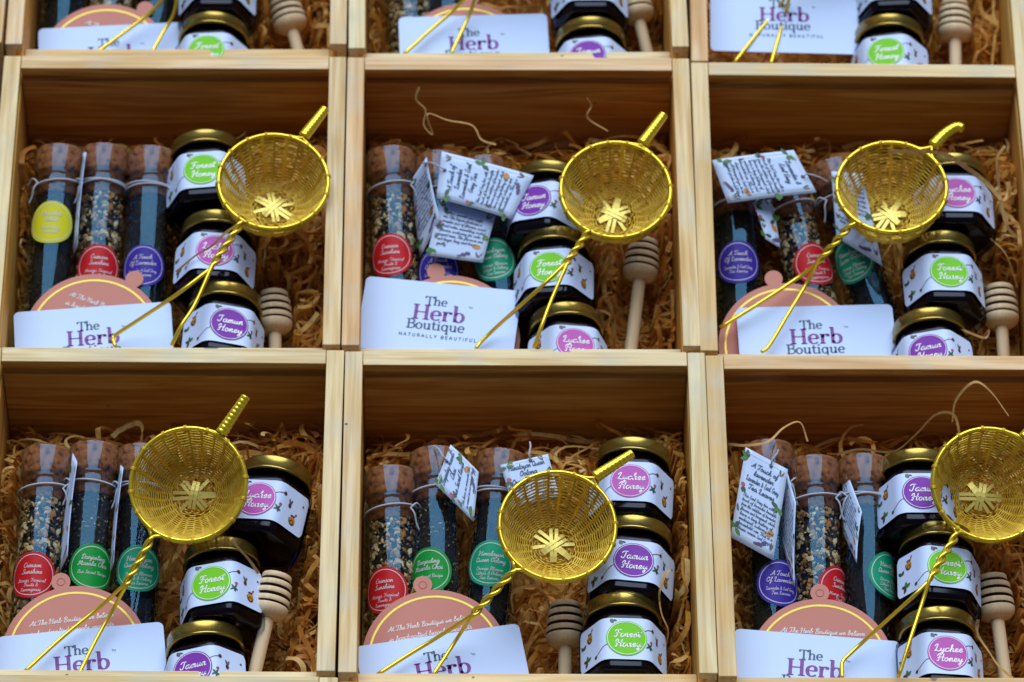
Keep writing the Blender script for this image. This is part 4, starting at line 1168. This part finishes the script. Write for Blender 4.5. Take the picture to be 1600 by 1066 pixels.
# ------------------------------------------------------------------ wood wool
FP = {}
for D in (TUBE_FOOT, JAR_FOOT, DIP_FOOT):
    for b, l in D.items(): FP.setdefault(b, []).extend(l)
def ribbon(mb, pts, wd, rnd, tw=None, flat=False):
    n = len(pts); L = []; Q = []
    fr = frames(pts)
    a0 = rnd.uniform(0, 3.14); tw = rnd.uniform(-2.2, 2.2) if tw is None else tw
    for i, p in enumerate(pts):
        t, a, c = fr[i]
        th = a0 + tw * i / n
        d = (a * math.sin(th) * .8 + c * math.cos(th)).normalized() * (wd / 2)
        if flat:      # a strand lying more or less flat, gently twisting
            s0 = t.cross(V((.1, -.5, .85))).normalized(); s1 = t.cross(s0)
            q = .9 * math.sin(a0 + tw * i / n)
            d = (s0 * math.cos(q) + s1 * math.sin(q)) * (wd / 2)
        L.append(p + d); Q.append(p - d)
    mb.add(L + Q, [(i, i + 1, n + i + 1, n + i) for i in range(n - 1)])
def straw_bed(b):
    rnd = random.Random(b)
    c, u, v = bed_axes(b)
    fps = FP.get(b, [])
    loc = [((a - c).dot(u), (a - c).dot(v), (d - c).dot(u), (d - c).dot(v), r) for a, d, r in fps]
    hx, hy = BW / 2 - BT - .002, BL / 2 - BT - .002
    jx = [l[0] for l in loc if l[4] == .022]
    jright = max(jx) + .02 if jx else .05
    def near(x, y):
        m = 9
        for x0, y0, x1, y1, r in loc:
            dx, dy = x1 - x0, y1 - y0; t = max(0, min(1, ((x - x0) * dx + (y - y0) * dy) / (dx * dx + dy * dy)))
            m = min(m, math.hypot(x - x0 - t * dx, y - y0 - t * dy) - r)
        return m
    def bed(y):
        z = ZB + KB * y
        if y > .045: z -= (y - .045) * .85
        return z
    mb = MB()
    N = 950 if b[1] != '1' else 700
    for _ in range(N + 420):
        q = rnd.random()
        if q < .45: x, y = rnd.uniform(jright - .012, hx), rnd.uniform(-hy, hy)
        elif q < .66: x, y = rnd.uniform(-hx, hx), rnd.uniform(.045, hy)
        elif q < .78: x, y = rnd.uniform(-hx, -hx + .022), rnd.uniform(-hy, hy)
        else: x, y = rnd.uniform(-hx, hx), rnd.uniform(-hy, hy)
        ang = rnd.uniform(0, 6.28); kap = rnd.uniform(-70, 70); dk = rnd.uniform(-1, 1)
        n = rnd.randint(9, 17); st = rnd.uniform(.0026, .0046)
        lift = rnd.uniform(-.018, .010) if rnd.random() < .72 else rnd.uniform(.004, .022 if q < .45 else .015)
        if _ >= N: lift = rnd.uniform(-.022, -.010); x, y = rnd.uniform(-hx, hx), rnd.uniform(-hy, hy)
        ph = rnd.uniform(0, 6.28); fq = rnd.uniform(.25, .7); am = rnd.uniform(.001, .0055)
        pts = []
        for i in range(n):
            z = bed(y) + lift + am * math.sin(ph + fq * i)
            d = near(x, y)
            if d < .004: z = min(z, bed(y) - .004 + max(0, d) * 2 + rnd.uniform(-.003, 0))
            z = max(z, -BH + .0085)
            pts.append(V(c + u * x + v * y) + V((0, 0, z)))
            x += st * math.cos(ang); y += st * math.sin(ang)
            if abs(x) > hx: x = math.copysign(hx, x); ang = math.pi - ang + rnd.uniform(-.4, .4)
            if abs(y) > hy: y = math.copysign(hy, y); ang = -ang + rnd.uniform(-.4, .4)
            ang += kap * st * .6 + rnd.uniform(-.25, .25); kap += dk * 14
            kap = max(-130, min(130, kap))
        ribbon(mb, pts, rnd.choice([.0011, .0016, .0021, .0028]), rnd)
    for _ in range(120):
        if rnd.random() < .72: x, y = rnd.uniform(jright - .004, hx - .004), rnd.uniform(-hy, hy * .85)
        else: x, y = rnd.uniform(-hx, hx), rnd.uniform(.03, hy)
        ang = rnd.uniform(0, 6.28); rad = rnd.uniform(.005, .014) * rnd.choice((-1, 1)); st = .0024; n = rnd.randint(12, 30)
        z0 = rnd.uniform(.004, .016); up = rnd.uniform(-.0004, .0006); tiltz = rnd.uniform(.2, .9); ph = rnd.uniform(0, 6.28)
        pts = []
        for i in range(n):
            d = near(x, y)
            z = bed(y) + z0 + up * i + abs(rad) * tiltz * math.sin(ang + ph)
            if d < .003: z = min(z, bed(y) - .004 + max(0, d) * 2)
            pts.append(V(c + u * x + v * y) + V((0, 0, max(z, -BH + .009))))
            x += st * math.cos(ang); y += st * math.sin(ang)
            x = max(-hx, min(hx, x)); y = max(-hy, min(hy, y))
            ang += st / rad + rnd.uniform(-.15, .15); rad *= rnd.uniform(.97, 1.05)
        ribbon(mb, pts, rnd.choice([.0018, .0024, .0030]), rnd)
    o = link('straw_bed', mb.mesh('straw_bed', MT['straw'], True))
    o['kind'] = 'stuff'; o['label'] = 'curly shredded wood straw lining the %s' % WHERE[b]; o['category'] = 'straw'; o['group'] = 'straw packing'
for b in ('A1', 'B1', 'C1', 'A2', 'B2', 'C2', 'A3', 'B3', 'C3', 'A4', 'B4', 'C4'): straw_bed(b)

STRANDS = [('C2', [(1388, 238, .074), (1420, 236, .080), (1450, 237, .080), (1480, 243, .070), (1510, 262, .046), (1540, 285, .036), (1565, 312, .03)], .0040, 'long pale straw strand lying over the strainer in the right middle-row crate'),
           ('C2', [(1570, 228, .040), (1558, 250, .036), (1562, 300, .030), (1572, 350, .026), (1590, 372, .022)], .0026, 'straw strand curling down the right wall of the right middle-row crate'),
           ('C2', [(1450, 290, .034), (1468, 315, .030), (1500, 330, .03), (1520, 342, .03), (1545, 370, .026), (1572, 398, .020), (1590, 450, .014)], .0024, 'kinked straw strand beside the lychee jar, right middle-row crate'),
           ('C2', [(1495, 511, .045), (1515, 520, .046), (1540, 528, .040), (1545, 515, .042), (1535, 530, .04), (1528, 553, .03)], .0020, 'curled straw strand over the front jar, right middle-row crate'),
           ('C3', [(1138, 694, .030), (1165, 696, .040), (1200, 690, .044), (1225, 668, .036), (1250, 660, .03), (1262, 690, .026)], .0022, 'straw strand looping behind the lavender tag'),
           ('C3', [(1308, 710, .036), (1345, 702, .040), (1395, 706, .038), (1430, 680, .03), (1462, 648, .03), (1490, 648, .026), (1500, 680, .02)], .0022, 'thin straw strand crossing the corks of the bottom right crate'),
           ('C3', [(1488, 660, .040), (1494, 625, .046), (1522, 597, .050), (1548, 612, .046), (1576, 650, .036)], .0022, 'straw strand arching against the back board of the bottom right crate'),
           ('C3', [(1528, 968, .030), (1527, 990, .030), (1545, 1018, .028), (1560, 1040, .03), (1582, 1060, .026)], .0030, 'pale straw strand crossing the dipper stick, bottom right crate'),
           ('B2', [(655, 136, .058), (650, 155, .052), (665, 172, .044), (662, 195, .040), (676, 210, .036), (668, 178, .044), (700, 188, .036), (738, 196, .032), (752, 218, .030), (775, 226, .026)], .0019, 'curled straw strand against the back board of the centre crate'),
           ('B2', [(916, 152, .050), (924, 165, .046), (918, 184, .042), (950, 205, .034)], .0015, 'short straw curl behind the centre strainer'),
           ('A3', [(362, 843, .058), (374, 858, .052), (390, 876, .046), (404, 896, .040)], .0026, 'straight straw piece on the forest honey lid, bottom left crate'),
           ('A3', [(376, 942, .044), (378, 958, .046), (370, 978, .044)], .0034, 'short straw shaving on the lower jars of the bottom left crate'),
           ('B3', [(802, 958, .022), (800, 930, .028), (818, 918, .032), (842, 918, .030), (858, 945, .024), (852, 962, .018)], .0024, 'straw loop beside the dipper head, bottom middle crate'),
           ('B3', [(1046, 890, .046), (1036, 905, .046), (1030, 930, .046), (1034, 960, .044), (1044, 985, .040), (1040, 1010, .034)], .0022, 'wavy straw strand on the right side of the front jar, bottom middle crate'),
           ('A2', [(275, 425, .046), (305, 400, .054), (330, 385, .056), (350, 366, .056), (372, 350, .050)], .0022, 'brown straw strand across the lychee badge, left middle-row crate')]
for b, pts, wd, lab in STRANDS:
    p = catmull([P(x, y, b, h) for x, y, h in pts], 5)
    O = p[0]; mb = MB(); ribbon(mb, [a - O for a in p], wd * .68, random.Random(lab), 3.0, True)
    o = link('straw_strand', mb.mesh('straw_strand', MT['strand'], True), None, M.Translation(O))
    o['label'] = lab; o['category'] = 'straw strand'; o['group'] = 'loose straw strands'
